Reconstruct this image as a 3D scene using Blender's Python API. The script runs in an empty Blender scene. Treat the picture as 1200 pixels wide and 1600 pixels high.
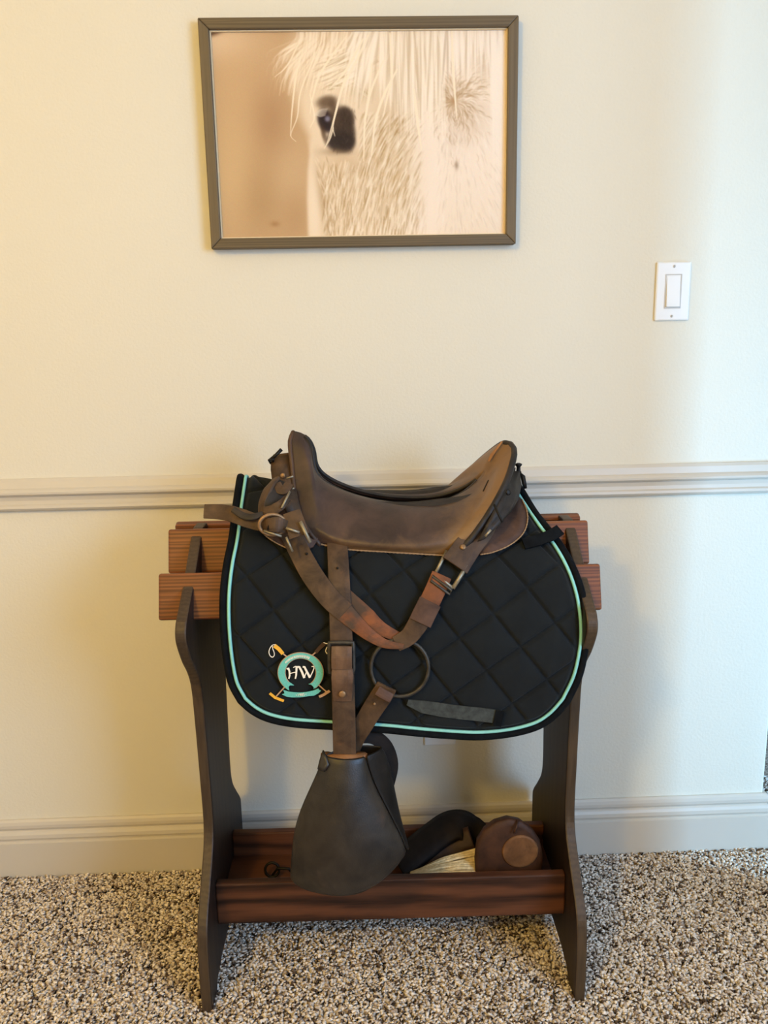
import bpy, bmesh, math, random
import numpy as np
from mathutils import Vector, Matrix

random.seed(7)
RNG = np.random.default_rng(11)
scene = bpy.context.scene
COL = scene.collection

# ------------------------------------------------------------------ camera
CAM_D, CAM_H = 1.71016, 1.18528
PITCH, YAW, ROLL = math.radians(12.2447), math.radians(1.84505), math.radians(-1.03645)
FPX = 1302.99
cp, sp, cy, sy = math.cos(PITCH), math.sin(PITCH), math.cos(YAW), math.sin(YAW)
CF = Vector((sy * cp, cy * cp, -sp))
CR0 = Vector((cy, -sy, 0))
CU0 = CR0.cross(CF)
CR = math.cos(ROLL) * CR0 + math.sin(ROLL) * CU0
CU = -math.sin(ROLL) * CR0 + math.cos(ROLL) * CU0
CC = Vector((0, -CAM_D, CAM_H))
cd = bpy.data.cameras.new('camera')
cam = bpy.data.objects.new('camera', cd)
COL.objects.link(cam)
cd.sensor_fit = 'HORIZONTAL'
cd.sensor_width = 36
cd.lens = FPX / 1200 * 36
cd.clip_start = 0.02
cam.matrix_world = Matrix(((CR.x, CU.x, -CF.x, CC.x), (CR.y, CU.y, -CF.y, CC.y), (CR.z, CU.z, -CF.z, CC.z), (0, 0, 0, 1)))
scene.camera = cam

# ------------------------------------------------------------------ light
world = bpy.data.worlds.new('world')
scene.world = world
world.use_nodes = True
bg = world.node_tree.nodes['Background']
bg.inputs[0].default_value = (0.80, 0.88, 1.0, 1)
bg.inputs[1].default_value = 0.4
scene.view_settings.view_transform = 'Standard'
scene.view_settings.look = 'None'
scene.view_settings.gamma = 1
scene.view_settings.use_curve_mapping = False
scene.view_settings.exposure = 0.0


def area_light(name, loc, target, sx, sy_, power, col):
    l = bpy.data.lights.new(name, 'AREA')
    l.shape = 'RECTANGLE'
    l.size, l.size_y = sx, sy_
    l.energy = power
    l.color = col
    o = bpy.data.objects.new(name, l)
    COL.objects.link(o)
    o.location = loc
    o.rotation_euler = (Vector(target) - Vector(loc)).to_track_quat('-Z', 'Y').to_euler()
    return o


# daylight through the window of the right wall and through the hall window
area_light('window_daylight', (1.93, -2.45, 1.5), (0.5, -1.6, 1.2), 1.3, 1.3, 79, (0.37, 0.62, 1.0))
area_light('hall_daylight', (2.22, -0.95, 0.62), (0.9, 0.0, 0.5), 0.23, 1.0, 55, (0.26, 0.60, 1.0))
# warm ceiling lamp of the room
LAMP = Vector((-1.00, -2.40, 2.20))
ll = bpy.data.lights.new('ceiling_bulb', 'POINT')
ll.energy = 86
ll.color = (1.0, 0.63, 0.09)
ll.shadow_soft_size = 0.11
lo = bpy.data.objects.new('ceiling_bulb', ll)
COL.objects.link(lo)
lo.location = LAMP


# ------------------------------------------------------------------ materials
def lin(r, g, b):
    def f(c):
        c /= 255
        return c / 12.92 if c <= 0.04045 else ((c + 0.055) / 1.055) ** 2.4
    return (f(r), f(g), f(b), 1)


class NT:
    def __init__(s, name):
        s.m = bpy.data.materials.new(name)
        s.m.use_nodes = True
        s.t = s.m.node_tree
        s.b = s.t.nodes['Principled BSDF']

    def n(s, kind, **kw):
        nd = s.t.nodes.new(kind)
        for k, v in kw.items():
            if k in nd.inputs:
                nd.inputs[k].default_value = v
            else:
                setattr(nd, k, v)
        return nd

    def l(s, a, b):
        s.t.links.new(a, b)

    def coords(s, scale=(1, 1, 1), rot=(0, 0, 0)):
        tc = s.n('ShaderNodeTexCoord')
        mp = s.n('ShaderNodeMapping')
        mp.inputs['Scale'].default_value = scale
        mp.inputs['Rotation'].default_value = rot
        s.l(tc.outputs['Object'], mp.inputs['Vector'])
        return mp.outputs[0]

    def noise(s, vec, scale, detail=3, rough=0.55, dist=0.0):
        nd = s.n('ShaderNodeTexNoise')
        nd.inputs['Scale'].default_value = scale
        nd.inputs['Detail'].default_value = detail
        nd.inputs['Roughness'].default_value = rough
        nd.inputs['Distortion'].default_value = dist
        if vec is not None:
            s.l(vec, nd.inputs['Vector'])
        return nd.outputs['Fac']

    def ramp(s, fac, stops):
        r = s.n('ShaderNodeValToRGB')
        e = r.color_ramp.elements
        while len(e) < len(stops):
            e.new(0.5)
        for i, (p, c) in enumerate(stops):
            e[i].position = p
            e[i].color = c
        s.l(fac, r.inputs[0])
        return r.outputs[0]

    def mix(s, fac, a, b, mode='MIX'):
        m = s.n('ShaderNodeMix', data_type='RGBA', blend_type=mode)
        for sock, v in ((m.inputs[0], fac), (m.inputs[6], a), (m.inputs[7], b)):
            if hasattr(v, 'is_linked') or hasattr(v, 'links'):
                s.l(v, sock)
            else:
                sock.default_value = v
        return m.outputs[2]

    def bump(s, h, strength, dist=0.001):
        b = s.n('ShaderNodeBump')
        b.inputs['Strength'].default_value = strength
        b.inputs['Distance'].default_value = dist
        s.l(h, b.inputs['Height'])
        s.l(b.outputs[0], s.b.inputs['Normal'])

    def done(s, col=None, rough=0.6, metal=0.0, spec=0.5):
        if col is not None:
            if isinstance(col, tuple):
                s.b.inputs['Base Color'].default_value = col
            else:
                s.l(col, s.b.inputs['Base Color'])
        s.b.inputs['Roughness'].default_value = rough
        s.b.inputs['Metallic'].default_value = metal
        s.b.inputs['Specular IOR Level'].default_value = spec
        return s.m


def mat_paint(name, c, rough=0.75, bump=0.25, scale=160, spec=0.3):
    t = NT(name)
    v = t.coords()
    n1 = t.noise(v, scale, 2)
    n2 = t.noise(v, 3, 2)
    col = t.mix(t.ramp(n2, [(0.3, (0, 0, 0, 1)), (0.7, (1, 1, 1, 1))]), tuple(x * 0.985 for x in c[:3]) + (1,), c)
    t.bump(n1, bump, 0.0012)
    return t.done(col, rough, 0, spec)


def mat_leather(name, dark, light, worn=None, rough=0.55, scale=28, wear=0.62, spec=0.35):
    t = NT(name)
    v = t.coords()
    n1 = t.noise(v, scale, 5, 0.6, 0.4)
    col = t.ramp(n1, [(0.3, dark), (0.7, light)])
    if worn is not None:
        n2 = t.noise(v, scale * 0.45, 4, 0.65, 0.6)
        f = t.ramp(n2, [(wear, (0, 0, 0, 1)), (wear + 0.14, (1, 1, 1, 1))])
        col = t.mix(f, col, worn)
    n3 = t.noise(v, 420, 3, 0.6)
    t.bump(n3, 0.35, 0.0008)
    return t.done(col, rough, 0, spec)


def mat_wood(name, dark, light, axis='x', rough=0.5, rings=26, stretch=0.06, figure=0.5):
    """grain runs along the given axis"""
    t = NT(name)
    sc = {'x': (stretch, 1, 1), 'y': (1, stretch, 1), 'z': (1, 1, stretch)}[axis]
    v = t.coords(sc)
    big = t.noise(v, 7, 3, 0.55, 0.8)
    w = t.n('ShaderNodeTexWave', wave_type='BANDS', bands_direction='Z' if axis == 'x' else 'Y' if axis == 'z' else 'X')
    w.inputs['Scale'].default_value = rings
    w.inputs['Distortion'].default_value = 9.0
    w.inputs['Detail'].default_value = 4
    w.inputs['Detail Scale'].default_value = 0.8
    w.inputs['Detail Roughness'].default_value = 0.65
    t.l(v, w.inputs['Vector'])
    fine = t.noise(t.coords(tuple(c * 1.0 if c < 1 else 3.0 for c in sc)), 70, 4, 0.7)
    a = t.mix(figure, big, w.outputs['Color'])
    a = t.mix(0.4, a, fine)
    mid = tuple((dark[i] * 0.5 + light[i] * 0.5) for i in range(3)) + (1,)
    col = t.ramp(a, [(0.25, dark), (0.5, mid), (0.75, light)])
    t.bump(fine, 0.2, 0.0008)
    return t.done(col, rough, 0, 0.35)


M = {}
M['wall'] = mat_paint('wall_paint', (0.74, 0.70, 0.59, 1), 0.8, 0.5, 170)
M['trim'] = mat_paint('trim_paint', (0.60, 0.55, 0.47, 1), 0.38, 0.05, 40, 0.5)
M['ceiling'] = mat_paint('ceiling_paint', (0.80, 0.78, 0.74, 1), 0.9, 0.2, 90)
M['hall'] = mat_paint('hall_paint', (0.50, 0.38, 0.27, 1), 0.8, 0.2, 90)
M['plastic'] = mat_paint('white_plastic', (0.80, 0.79, 0.76, 1), 0.35, 0.0, 40, 0.5)
M['plastic_dark'] = mat_paint('slot_dark', (0.10, 0.09, 0.08, 1), 0.5, 0.0, 40, 0.5)
M['panel'] = mat_wood('dark_stained_wood', lin(19, 12, 9), lin(46, 31, 23), 'z', 0.5, rings=10)
M['panel_edge_lit'] = mat_wood('board_edge_lit_wood', lin(46, 34, 25), lin(86, 69, 49), 'z', 0.5, rings=40, figure=0.2)  # end board rims: lamplight on the edges painted in as lighter wood
M['slat'] = mat_wood('stained_pine', lin(52, 25, 13), lin(150, 90, 50), 'x', 0.42, rings=48, stretch=0.035, figure=0.35)
M['tray'] = mat_wood('stained_plywood', lin(32, 17, 11), lin(100, 60, 38), 'x', 0.5, rings=9, stretch=0.16, figure=0.6)
M['frame'] = mat_wood('grey_brown_frame_wood', lin(70, 58, 42), lin(122, 106, 80), 'x', 0.55, rings=60, stretch=0.03, figure=0.2)
M['pad'] = None
M['seat'] = mat_leather('seat_leather', lin(52, 36, 27), lin(96, 70, 52), lin(128, 94, 60), 0.48, 16, 0.60, 0.4)

def make_seat_mat():
    t = NT('seat_leather')
    v = t.coords()
    n1 = t.noise(v, 15, 5, 0.6, 0.5)
    base = t.ramp(n1, [(0.3, lin(42, 30, 26)), (0.7, lin(78, 59, 50))])
    n2 = t.noise(v, 22, 4, 0.65, 0.8)
    a = t.n('ShaderNodeAttribute', attribute_name='Wear')
    m = t.n('ShaderNodeMath', operation='MULTIPLY_ADD')
    t.l(n2, m.inputs[0])
    m.inputs[1].default_value = 0.7
    t.l(a.outputs['Fac'], m.inputs[2])
    f = t.ramp(m.outputs[0], [(0.45, (0, 0, 0, 1)), (1.05, (1, 1, 1, 1))])
    col = t.mix(f, base, lin(126, 95, 60))
    t.bump(t.noise(v, 420, 3, 0.6), 0.35, 0.0008)
    return t.done(col, 0.46, 0, 0.4)


M['seat_worn'] = make_seat_mat()
M['cantle'] = mat_leather('cantle_leather', lin(70, 50, 32), lin(120, 90, 58), lin(150, 112, 66), 0.5, 16, 0.60, 0.35)
M['strap'] = mat_leather('strap_leather', lin(50, 36, 26), lin(92, 70, 50), lin(106, 72, 46), 0.6, 30, 0.60, 0.3)
M['strap_orange'] = mat_leather('worn_orange_leather', lin(94, 56, 32), lin(140, 82, 44), lin(74, 56, 42), 0.65, 26, 0.5, 0.3)
M['strap_dark'] = mat_leather('dark_strap_leather', lin(24, 20, 17), lin(52, 44, 38), lin(74, 60, 48), 0.55, 30, 0.62, 0.35)
M['skirt'] = mat_leather('skirt_leather', lin(62, 44, 36), lin(96, 71, 58), lin(108, 80, 60), 0.65, 26, 0.60, 0.25)
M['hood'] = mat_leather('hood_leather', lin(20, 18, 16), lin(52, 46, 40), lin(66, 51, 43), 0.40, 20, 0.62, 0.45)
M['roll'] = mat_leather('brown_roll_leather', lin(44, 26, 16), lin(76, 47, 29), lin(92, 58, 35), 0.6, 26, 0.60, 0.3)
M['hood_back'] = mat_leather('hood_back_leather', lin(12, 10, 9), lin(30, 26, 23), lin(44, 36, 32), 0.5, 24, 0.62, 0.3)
M['strap_tip'] = mat_leather('tip_leather', lin(66, 47, 36), lin(112, 84, 62), None, 0.55, 30)
M['blackstrap'] = mat_leather('black_tray_leather', lin(16, 12, 10), lin(36, 28, 24), None, 0.75, 26, spec=0.2)
M['binding'] = mat_leather('black_binding', lin(9, 11, 14), lin(20, 23, 27), None, 0.85, 60, spec=0.1)
M['web'] = mat_leather('grey_webbing', lin(50, 54, 54), lin(74, 78, 76), None, 0.9, 90, spec=0.1)
M['wood_light'] = mat_leather('stirrup_wood', lin(110, 72, 42), lin(160, 112, 70), None, 0.5, 30)
M['cord'] = mat_leather('cream_cord', lin(190, 168, 124), lin(236, 216, 172), None, 0.9, 120, spec=0.1)


def mat_plain(name, c, rough=0.6, metal=0.0, var=0.12, scale=80, spec=0.4):
    t = NT(name)
    n1 = t.noise(t.coords(), scale, 3)
    d = tuple(x * (1 - var) for x in c[:3]) + (1,)
    e = tuple(min(1, x * (1 + var)) for x in c[:3]) + (1,)
    return t.done(t.ramp(n1, [(0.3, d), (0.7, e)]), rough, metal, spec)


M['piping'] = mat_plain('turquoise_piping', lin(140, 208, 198), 0.6, 0, 0.06)
M['ribbon'] = mat_plain('teal_thread', lin(102, 186, 174), 0.75, 0, 0.22, 900)
M['tan_thread'] = mat_plain('tan_thread', lin(186, 150, 118), 0.75, 0, 0.15, 600)
M['white_thread'] = mat_plain('white_thread', lin(244, 236, 220), 0.7, 0, 0.05, 600)
M['yellow_thread'] = mat_plain('yellow_thread', lin(232, 174, 58), 0.7, 0, 0.1, 600)
M['brown_thread'] = mat_plain('brown_thread', lin(66, 46, 30), 0.7, 0, 0.1, 600)
M['stitch'] = mat_plain('pale_stitching', lin(150, 122, 92), 0.8, 0, 0.2, 400)
M['iron'] = mat_plain('dark_iron', lin(70, 66, 60), 0.5, 0.6, 0.3, 90)
M['steel'] = mat_plain('worn_steel', lin(150, 140, 120), 0.45, 0.7, 0.25, 120)
M['brass'] = mat_plain('dull_brass', lin(150, 118, 84), 0.45, 0.6, 0.2, 120)
M['black_iron'] = mat_plain('black_iron', lin(30, 27, 24), 0.5, 0.5, 0.3, 120)
M['glass_bowl'] = mat_plain('white_glass', (0.85, 0.83, 0.78, 1), 0.4, 0, 0.03)


def make_pad_mat():
    t = NT('black_quilted_cotton')
    v = t.coords()
    n1 = t.noise(v, 900, 2, 0.6)
    n2 = t.noise(v, 14, 3)
    c = t.mix(n2, lin(19, 22, 25), lin(30, 34, 36))
    t.bump(n1, 0.4, 0.0008)
    m = t.done(c, 0.9, 0, 0.15)
    t.b.inputs['Sheen Weight'].default_value = 0.06
    return m


M['pad'] = make_pad_mat()


def make_attr_mat(name, rough, spec, gain=1.0):
    t = NT(name)
    a = t.n('ShaderNodeAttribute', attribute_name='Col')
    return t.done(a.outputs['Color'], rough, 0, spec)


M['print'] = make_attr_mat('printed_canvas', 0.6, 0.2)
M['tuft'] = make_attr_mat('carpet_yarn', 0.95, 0.05)


def make_floor_mat():
    t = NT('carpet_backing')
    v = t.coords()
    n1 = t.noise(v, 190, 3, 0.7)
    c = t.ramp(n1, [(0.34, lin(84, 70, 58)), (0.48, lin(168, 150, 132)), (0.66, lin(214, 200, 184))])
    t.bump(n1, 0.8, 0.006)
    return t.done(c, 0.95, 0, 0.05)


M['floor'] = make_floor_mat()

# ------------------------------------------------------------------ object helpers
RACK_O = Vector((0.0467, -0.2195, 0.0))
RACK_YAW = -0.0156
IDENT = Matrix.Identity(4)


def tag(o, label=None, cat=None, group=None, kind=None):
    if label:
        o['label'] = label
    if cat:
        o['category'] = cat
    if group:
        o['group'] = group
    if kind:
        o['kind'] = kind
    return o


ORIGIN = {}


def thing(name, label, cat, origin, yaw=0.0, base=None, group=None):
    """Empty at the base of a thing. origin is given in the frame that its parts use."""
    o = bpy.data.objects.new(name, None)
    o.empty_display_size = 0.05
    COL.objects.link(o)
    ov = Vector(origin)
    if base is None:
        o.location = ov
    else:
        o.location = base + Matrix.Rotation(yaw, 3, 'Z') @ ov
        o.rotation_euler = (0, 0, yaw)
    ORIGIN[o.name] = ov
    return tag(o, label, cat, group)


def rack_thing(name, label, cat, origin, group=None):
    return thing(name, label, cat, origin, RACK_YAW, RACK_O, group)


def mesh(name, verts, faces, mat, parent=None, smooth=False, bevel=0, solid=0, solid_off=0, sub=0, kind=None, fix=True):
    me = bpy.data.meshes.new(name)
    root = parent
    while root is not None and root.parent is not None:
        root = root.parent
    off = ORIGIN.get(root.name, Vector((0, 0, 0))) if root is not None else Vector((0, 0, 0))
    me.from_pydata([tuple(Vector(v) - off) for v in verts], [], faces)
    if fix:
        bm = bmesh.new()
        bm.from_mesh(me)
        bmesh.ops.recalc_face_normals(bm, faces=bm.faces)
        bm.to_mesh(me)
        bm.free()
    me.materials.append(mat)
    if smooth:
        me.polygons.foreach_set('use_smooth', [True] * len(me.polygons))
    me.update()
    o = bpy.data.objects.new(name, me)
    COL.objects.link(o)
    if parent is not None:
        o.parent = parent
    if solid:
        m = o.modifiers.new('solid', 'SOLIDIFY')
        m.thickness = solid
        m.offset = solid_off
    if bevel:
        m = o.modifiers.new('bevel', 'BEVEL')
        m.width = bevel
        m.segments = 2
        m.limit_method = 'ANGLE'
    if sub:
        m = o.modifiers.new('sub', 'SUBSURF')
        m.levels = m.render_levels = sub
    if kind:
        o['kind'] = kind
    return o


def box(x0, x1, y0, y1, z0, z1):
    v = [(x, y, z) for x in (x0, x1) for y in (y0, y1) for z in (z0, z1)]
    f = [(0, 1, 3, 2), (4, 6, 7, 5), (0, 4, 5, 1), (2, 3, 7, 6), (0, 2, 6, 4), (1, 5, 7, 3)]
    return v, f


def prism_x(poly, x0, x1):
    """poly = [(y,z)...] extruded in x"""
    n = len(poly)
    v = [(x0, y, z) for y, z in poly] + [(x1, y, z) for y, z in poly]
    f = [tuple(range(n - 1, -1, -1)), tuple(range(n, 2 * n))]
    for i in range(n):
        j = (i + 1) % n
        f.append((i, j, n + j, n + i))
    return v, f


def catmull(pts, n=8, closed=False):
    P = [np.array(p, float) for p in pts]
    out = []
    N = len(P)
    rng = range(N) if closed else range(N - 1)
    for i in rng:
        if closed:
            a, b, c, d = P[(i - 1) % N], P[i], P[(i + 1) % N], P[(i + 2) % N]
        else:
            a = P[i - 1] if i > 0 else 2 * P[i] - P[i + 1]
            b, c = P[i], P[i + 1]
            d = P[i + 2] if i + 2 < N else 2 * P[i + 1] - P[i]
        for k in range(n):
            t = k / n
            out.append(0.5 * (2 * b + (c - a) * t + (2 * a - 5 * b + 4 * c - d) * t * t + (3 * b - a - 3 * c + d) * t ** 3))
    if not closed:
        out.append(P[-1])
    return out


def resample(pts, n):
    P = np.array(pts, float)
    d = np.r_[0, np.cumsum(np.linalg.norm(np.diff(P, axis=0), axis=1))]
    t = np.linspace(0, d[-1], n)
    return np.stack([np.interp(t, d, P[:, k]) for k in range(P.shape[1])], -1)


def tube(path, r, seg=8, closed=False, caps=True, aspect=1.0):
    P = [Vector(p) for p in path]
    n = len(P)
    rs = r if hasattr(r, '__len__') else [r] * n
    v, f = [], []
    up = Vector((0, -1, 0.3)).normalized()
    for i in range(n):
        if closed:
            t = P[(i + 1) % n] - P[i - 1]
        else:
            t = P[min(i + 1, n - 1)] - P[max(i - 1, 0)]
        t.normalize()
        a = up - t * up.dot(t)
        if a.length < 1e-3:
            a = Vector((1, 0, 0)) - t * t.x
        a.normalize()
        b = t.cross(a)
        for k in range(seg):
            th = 2 * math.pi * k / seg
            v.append(P[i] + rs[i] * (math.cos(th) * a + math.sin(th) * b * aspect))
    m = n if closed else n - 1
    for i in range(m):
        for k in range(seg):
            j = (i + 1) % n
            f.append((i * seg + k, i * seg + (k + 1) % seg, j * seg + (k + 1) % seg, j * seg + k))
    if caps and not closed:
        f.append(tuple(range(seg - 1, -1, -1)))
        f.append(tuple(range((n - 1) * seg, n * seg)))
    return v, f


def ribbon(path, width, normals, thick, crown=0.0):
    """flat strap with thickness; width per point; normals per point (out of the face)"""
    P = [Vector(p) for p in path]
    n = len(P)
    ws = width if hasattr(width, '__len__') else [width] * n
    v, f = [], []
    prof = [(-1, -0.5), (-1, 0.5), (-0.55, 0.5 + crown), (0, 0.5 + crown * 1.3), (0.55, 0.5 + crown), (1, 0.5), (1, -0.5), (0, -0.5 + crown)]
    K = len(prof)
    for i in range(n):
        t = (P[min(i + 1, n - 1)] - P[max(i - 1, 0)]).normalized()
        nn = Vector(normals[i])
        nn = (nn - t * nn.dot(t)).normalized()
        s = t.cross(nn)
        for a, b in prof:
            v.append(P[i] + s * (a * ws[i] / 2) + nn * (b * thick))
    for i in range(n - 1):
        for k in range(K):
            f.append((i * K + k, i * K + (k + 1) % K, (i + 1) * K + (k + 1) % K, (i + 1) * K + k))
    f.append(tuple(range(K - 1, -1, -1)))
    f.append(tuple(range((n - 1) * K, n * K)))
    return v, f


def lathe(profile, seg=16, axis='y', center=(0, 0, 0)):
    """profile [(r, h)]: revolved about an axis through center"""
    v, f = [], []
    n = len(profile)
    for r, h in profile:
        for k in range(seg):
            a = 2 * math.pi * k / seg
            c, s = r * math.cos(a), r * math.sin(a)
            if axis == 'y':
                v.append((center[0] + c, center[1] + h, center[2] + s))
            else:
                v.append((center[0] + c, center[1] + s, center[2] + h))
    for i in range(n - 1):
        for k in range(seg):
            f.append((i * seg + k, i * seg + (k + 1) % seg, (i + 1) * seg + (k + 1) % seg, (i + 1) * seg + k))
    f.append(tuple(range(seg)))
    f.append(tuple(range((n - 1) * seg, n * seg)))
    return v, f


# rack frame: rays of the photograph in the frame of the rack
cz, sz = math.cos(RACK_YAW), math.sin(RACK_YAW)


def to_rack(v):
    return Vector((v.x * cz + v.y * sz, -v.x * sz + v.y * cz, v.z))


RC = to_rack(CC - RACK_O)


def ray(px, py):
    return to_rack(CF * FPX + CR * (px - 600) - CU * (py - 800))


def P(px, py, ly):
    """point seen at a pixel of the photograph that stands at depth ly of the rack frame"""
    d = ray(px, py)
    return RC + d * ((ly - RC.y) / d.y)


def project(p):
    d = Vector((p[0], p[1], p[2])) - RC
    w = Vector((d.x * cz - d.y * sz, d.x * sz + d.y * cz, d.z))
    z = w.dot(CF)
    return 600 + FPX * w.dot(CR) / z, 800 - FPX * w.dot(CU) / z


# ------------------------------------------------------------------ room shell
XC = 0.918          # outside corner at the right end of the wall


def struct(name, vf, mat, **kw):
    return mesh(name, vf[0], vf[1], mat, kind='structure', **kw)


struct('wall_back', box(-2.4, XC, 0, 0.13, -0.02, 2.6), M['wall'], bevel=0.004)
struct('wall_left', box(-2.52, -2.4, -4.2, 0.13, -0.02, 2.6), M['wall'])
struct('wall_front', box(-2.52, 2.07, -4.32, -4.2, -0.02, 2.6), M['wall'])
# right wall with a window, then the hall that opens beside the corner
wv, wf = [], []


def add(vf, V, F):
    o = len(V)
    V.extend(vf[0])
    F.extend([tuple(i + o for i in f) for f in vf[1]])


for b in (box(1.95, 2.07, -4.2, -3.15, -0.02, 2.6), box(1.95, 2.07, -1.75, -1.25, -0.02, 2.6), box(1.95, 2.07, -3.15, -1.75, -0.02, 0.8), box(1.95, 2.07, -3.15, -1.75, 2.2, 2.6)):
    add(b, wv, wf)
struct('wall_right', (wv, wf), M['wall'])
wv, wf = [], []
for b in (box(1.99, 2.03, -3.15, -3.10, 0.8, 2.2), box(1.99, 2.03, -1.80, -1.75, 0.8, 2.2), box(1.99, 2.03, -3.1, -1.8, 0.8, 0.85), box(1.99, 2.03, -3.1, -1.8, 2.15, 2.2)):
    add(b, wv, wf)
struct('window_1', (wv, wf), M['plastic'])
wv, wf = [], []
for b in (box(2.25, 2.37, -1.25, -1.08, -0.02, 2.6), box(2.25, 2.37, -0.82, 1.7, -0.02, 2.6), box(2.25, 2.37, -1.08, -0.82, -0.02, 0.1), box(2.25, 2.37, -1.08, -0.82, 1.15, 2.6), box(1.95, 2.25, -1.37, -1.25, -0.02, 2.6)):
    add(b, wv, wf)
struct('wall_hall', (wv, wf), M['hall'])
struct('wall_passage', box(0.5, 2.37, 1.6, 1.72, -0.02, 2.6), M['hall'])
struct('ceiling', box(-2.52, 2.37, -4.32, 1.72, 2.6, 2.7), M['ceiling'])
struct('floor', box(-2.52, 2.37, -4.32, 1.72, -0.05, -0.009), M['floor'])
# door leaf, unseen, added to block hall daylight and sharpen its edge on the wall
dd = Matrix.Rotation(math.radians(-70), 3, 'Z')
dv, df = box(0, 0.76, -0.035, 0, 0.01, 2.03)
dv = [tuple(Vector((1.02, -0.215, 0)) + dd @ Vector(v)) for v in dv]
blocker = struct('light_blocker', (dv, df), M['plastic'], bevel=0.003)
kv, kf = lathe([(0.012, 0), (0.012, -0.03), (0.026, -0.04), (0.028, -0.055), (0.018, -0.066)], 12, 'y', (0.70, -0.035, 0.95))
kv = [tuple(Vector((1.02, -0.215, 0)) + dd @ Vector(v)) for v in kv]
mesh('blocker_knob', kv, kf, M['brass'], blocker, smooth=True)


def moulding(name, prof, parent=None):
    """profile [(depth out of wall, z)] along the wall, mitred round the outside corner and back"""
    n = len(prof)
    v, f = [], []
    for d, z in prof:
        v.append((-2.4, -d, z))
    for d, z in prof:
        v.append((XC + d, -d, z))
    for d, z in prof:
        v.append((XC + d, 0.13, z))
    for s in range(2):
        for i in range(n):
            j = (i + 1) % n
            f.append((s * n + i, s * n + j, (s + 1) * n + j, (s + 1) * n + i))
    f.append(tuple(range(n)))
    f.append(tuple(range(2 * n, 3 * n)))
    return struct(name, (v, f), M['trim'])


moulding('trim_1', [(0, 0.903), (0.005, 0.903), (0.009, 0.897), (0.012, 0.884), (0.017, 0.881), (0.021, 0.877), (0.021, 0.873), (0.017, 0.869),
                    (0.012, 0.867), (0.010, 0.858), (0.011, 0.851), (0.015, 0.848), (0.016, 0.843), (0.013, 0.839), (0.008, 0.836), (0, 0.836)])
moulding('baseboard_back', [(0, 0.131), (0.005, 0.131), (0.009, 0.127), (0.011, 0.120), (0.011, 0.113), (0.008, 0.108), (0.008, 0.106), (0.011, 0.104),
                            (0.014, 0.098), (0.015, 0.090), (0.012, 0.084), (0.012, 0.081), (0.017, 0.079), (0.017, -0.015), (0, -0.015)])


# ------------------------------------------------------------------ carpet pile
def carpet():
    sp_ = 0.0050
    xs = np.arange(-1.05, 1.45, sp_)
    ys = np.arange(-0.80, 0.30, sp_)
    X, Y = np.meshgrid(xs, ys)
    X = X.ravel() + RNG.uniform(-0.5, 0.5, X.size) * sp_
    Y = Y.ravel() + RNG.uniform(-0.5, 0.5, Y.size) * sp_
    keep = (Y < -0.018) | (X > XC + 0.02)
    X, Y = X[keep], Y[keep]
    n = X.size
    zb = -0.008
    h = RNG.uniform(-0.0032, 0.0014, n)
    ang = RNG.uniform(0, 2 * np.pi, n)
    lean = RNG.uniform(0.001, 0.006, n)
    la = RNG.uniform(0, 2 * np.pi, n)
    r = RNG.uniform(0.0030, 0.0048, n)
    tw = RNG.normal(0.25, 0.7, n)
    V = np.zeros((n, 7, 3), np.float32)
    for k in range(3):
        a = ang + 2 * np.pi * k / 3
        V[:, k, 0] = X + r * 0.8 * np.cos(a)
        V[:, k, 1] = Y + r * 0.8 * np.sin(a)
        V[:, k, 2] = zb
        a2 = a + 0.6
        e1, e2 = 1.45 * r * np.cos(a2), 0.8 * r * np.sin(a2)
        V[:, 3 + k, 0] = X + lean * np.cos(la) * 0.8 + e1 * np.cos(tw) - e2 * np.sin(tw)
        V[:, 3 + k, 1] = Y + lean * np.sin(la) * 0.8 + e1 * np.sin(tw) + e2 * np.cos(tw)
        V[:, 3 + k, 2] = h - 0.0012
    V[:, 6, 0] = X + lean * np.cos(la)
    V[:, 6, 1] = Y + lean * np.sin(la)
    V[:, 6, 2] = h + 0.0004
    tri = []
    for k in range(3):
        j = (k + 1) % 3
        tri += [(k, j, 3 + j), (k, 3 + j, 3 + k), (3 + k, 3 + j, 6)]
    tri = np.array(tri)
    F = (np.arange(n)[:, None, None] * 7 + tri[None]).reshape(-1, 3)
    me = bpy.data.meshes.new('carpet_pile')
    me.vertices.add(n * 7)
    me.vertices.foreach_set('co', V.ravel())
    me.loops.add(F.size)
    me.loops.foreach_set('vertex_index', F.ravel().astype(np.int32))
    me.polygons.add(len(F))
    me.polygons.foreach_set('loop_start', np.arange(0, F.size, 3, dtype=np.int32))
    me.polygons.foreach_set('use_smooth', np.ones(len(F), bool))
    pal = np.array([lin(212, 197, 180)[:3], lin(236, 223, 207)[:3], lin(172, 153, 136)[:3], lin(92, 76, 65)[:3]])
    ch = RNG.choice(4, n, p=[0.44, 0.33, 0.14, 0.09])
    c = pal[ch] * RNG.uniform(0.85, 1.12, (n, 1))
    C = np.ones((n, 7, 4), np.float32)
    C[:, :, :3] = c[:, None, :]
    at = me.color_attributes.new('Col', 'FLOAT_COLOR', 'POINT')
    at.data.foreach_set('color', C.ravel())
    me.materials.append(M['tuft'])
    me.update(calc_edges=True)
    o = bpy.data.objects.new('carpet_pile', me)
    COL.objects.link(o)
    tag(o, 'mottled beige and brown cut pile carpet covering the floor', 'carpet', kind='stuff')


carpet()


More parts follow.
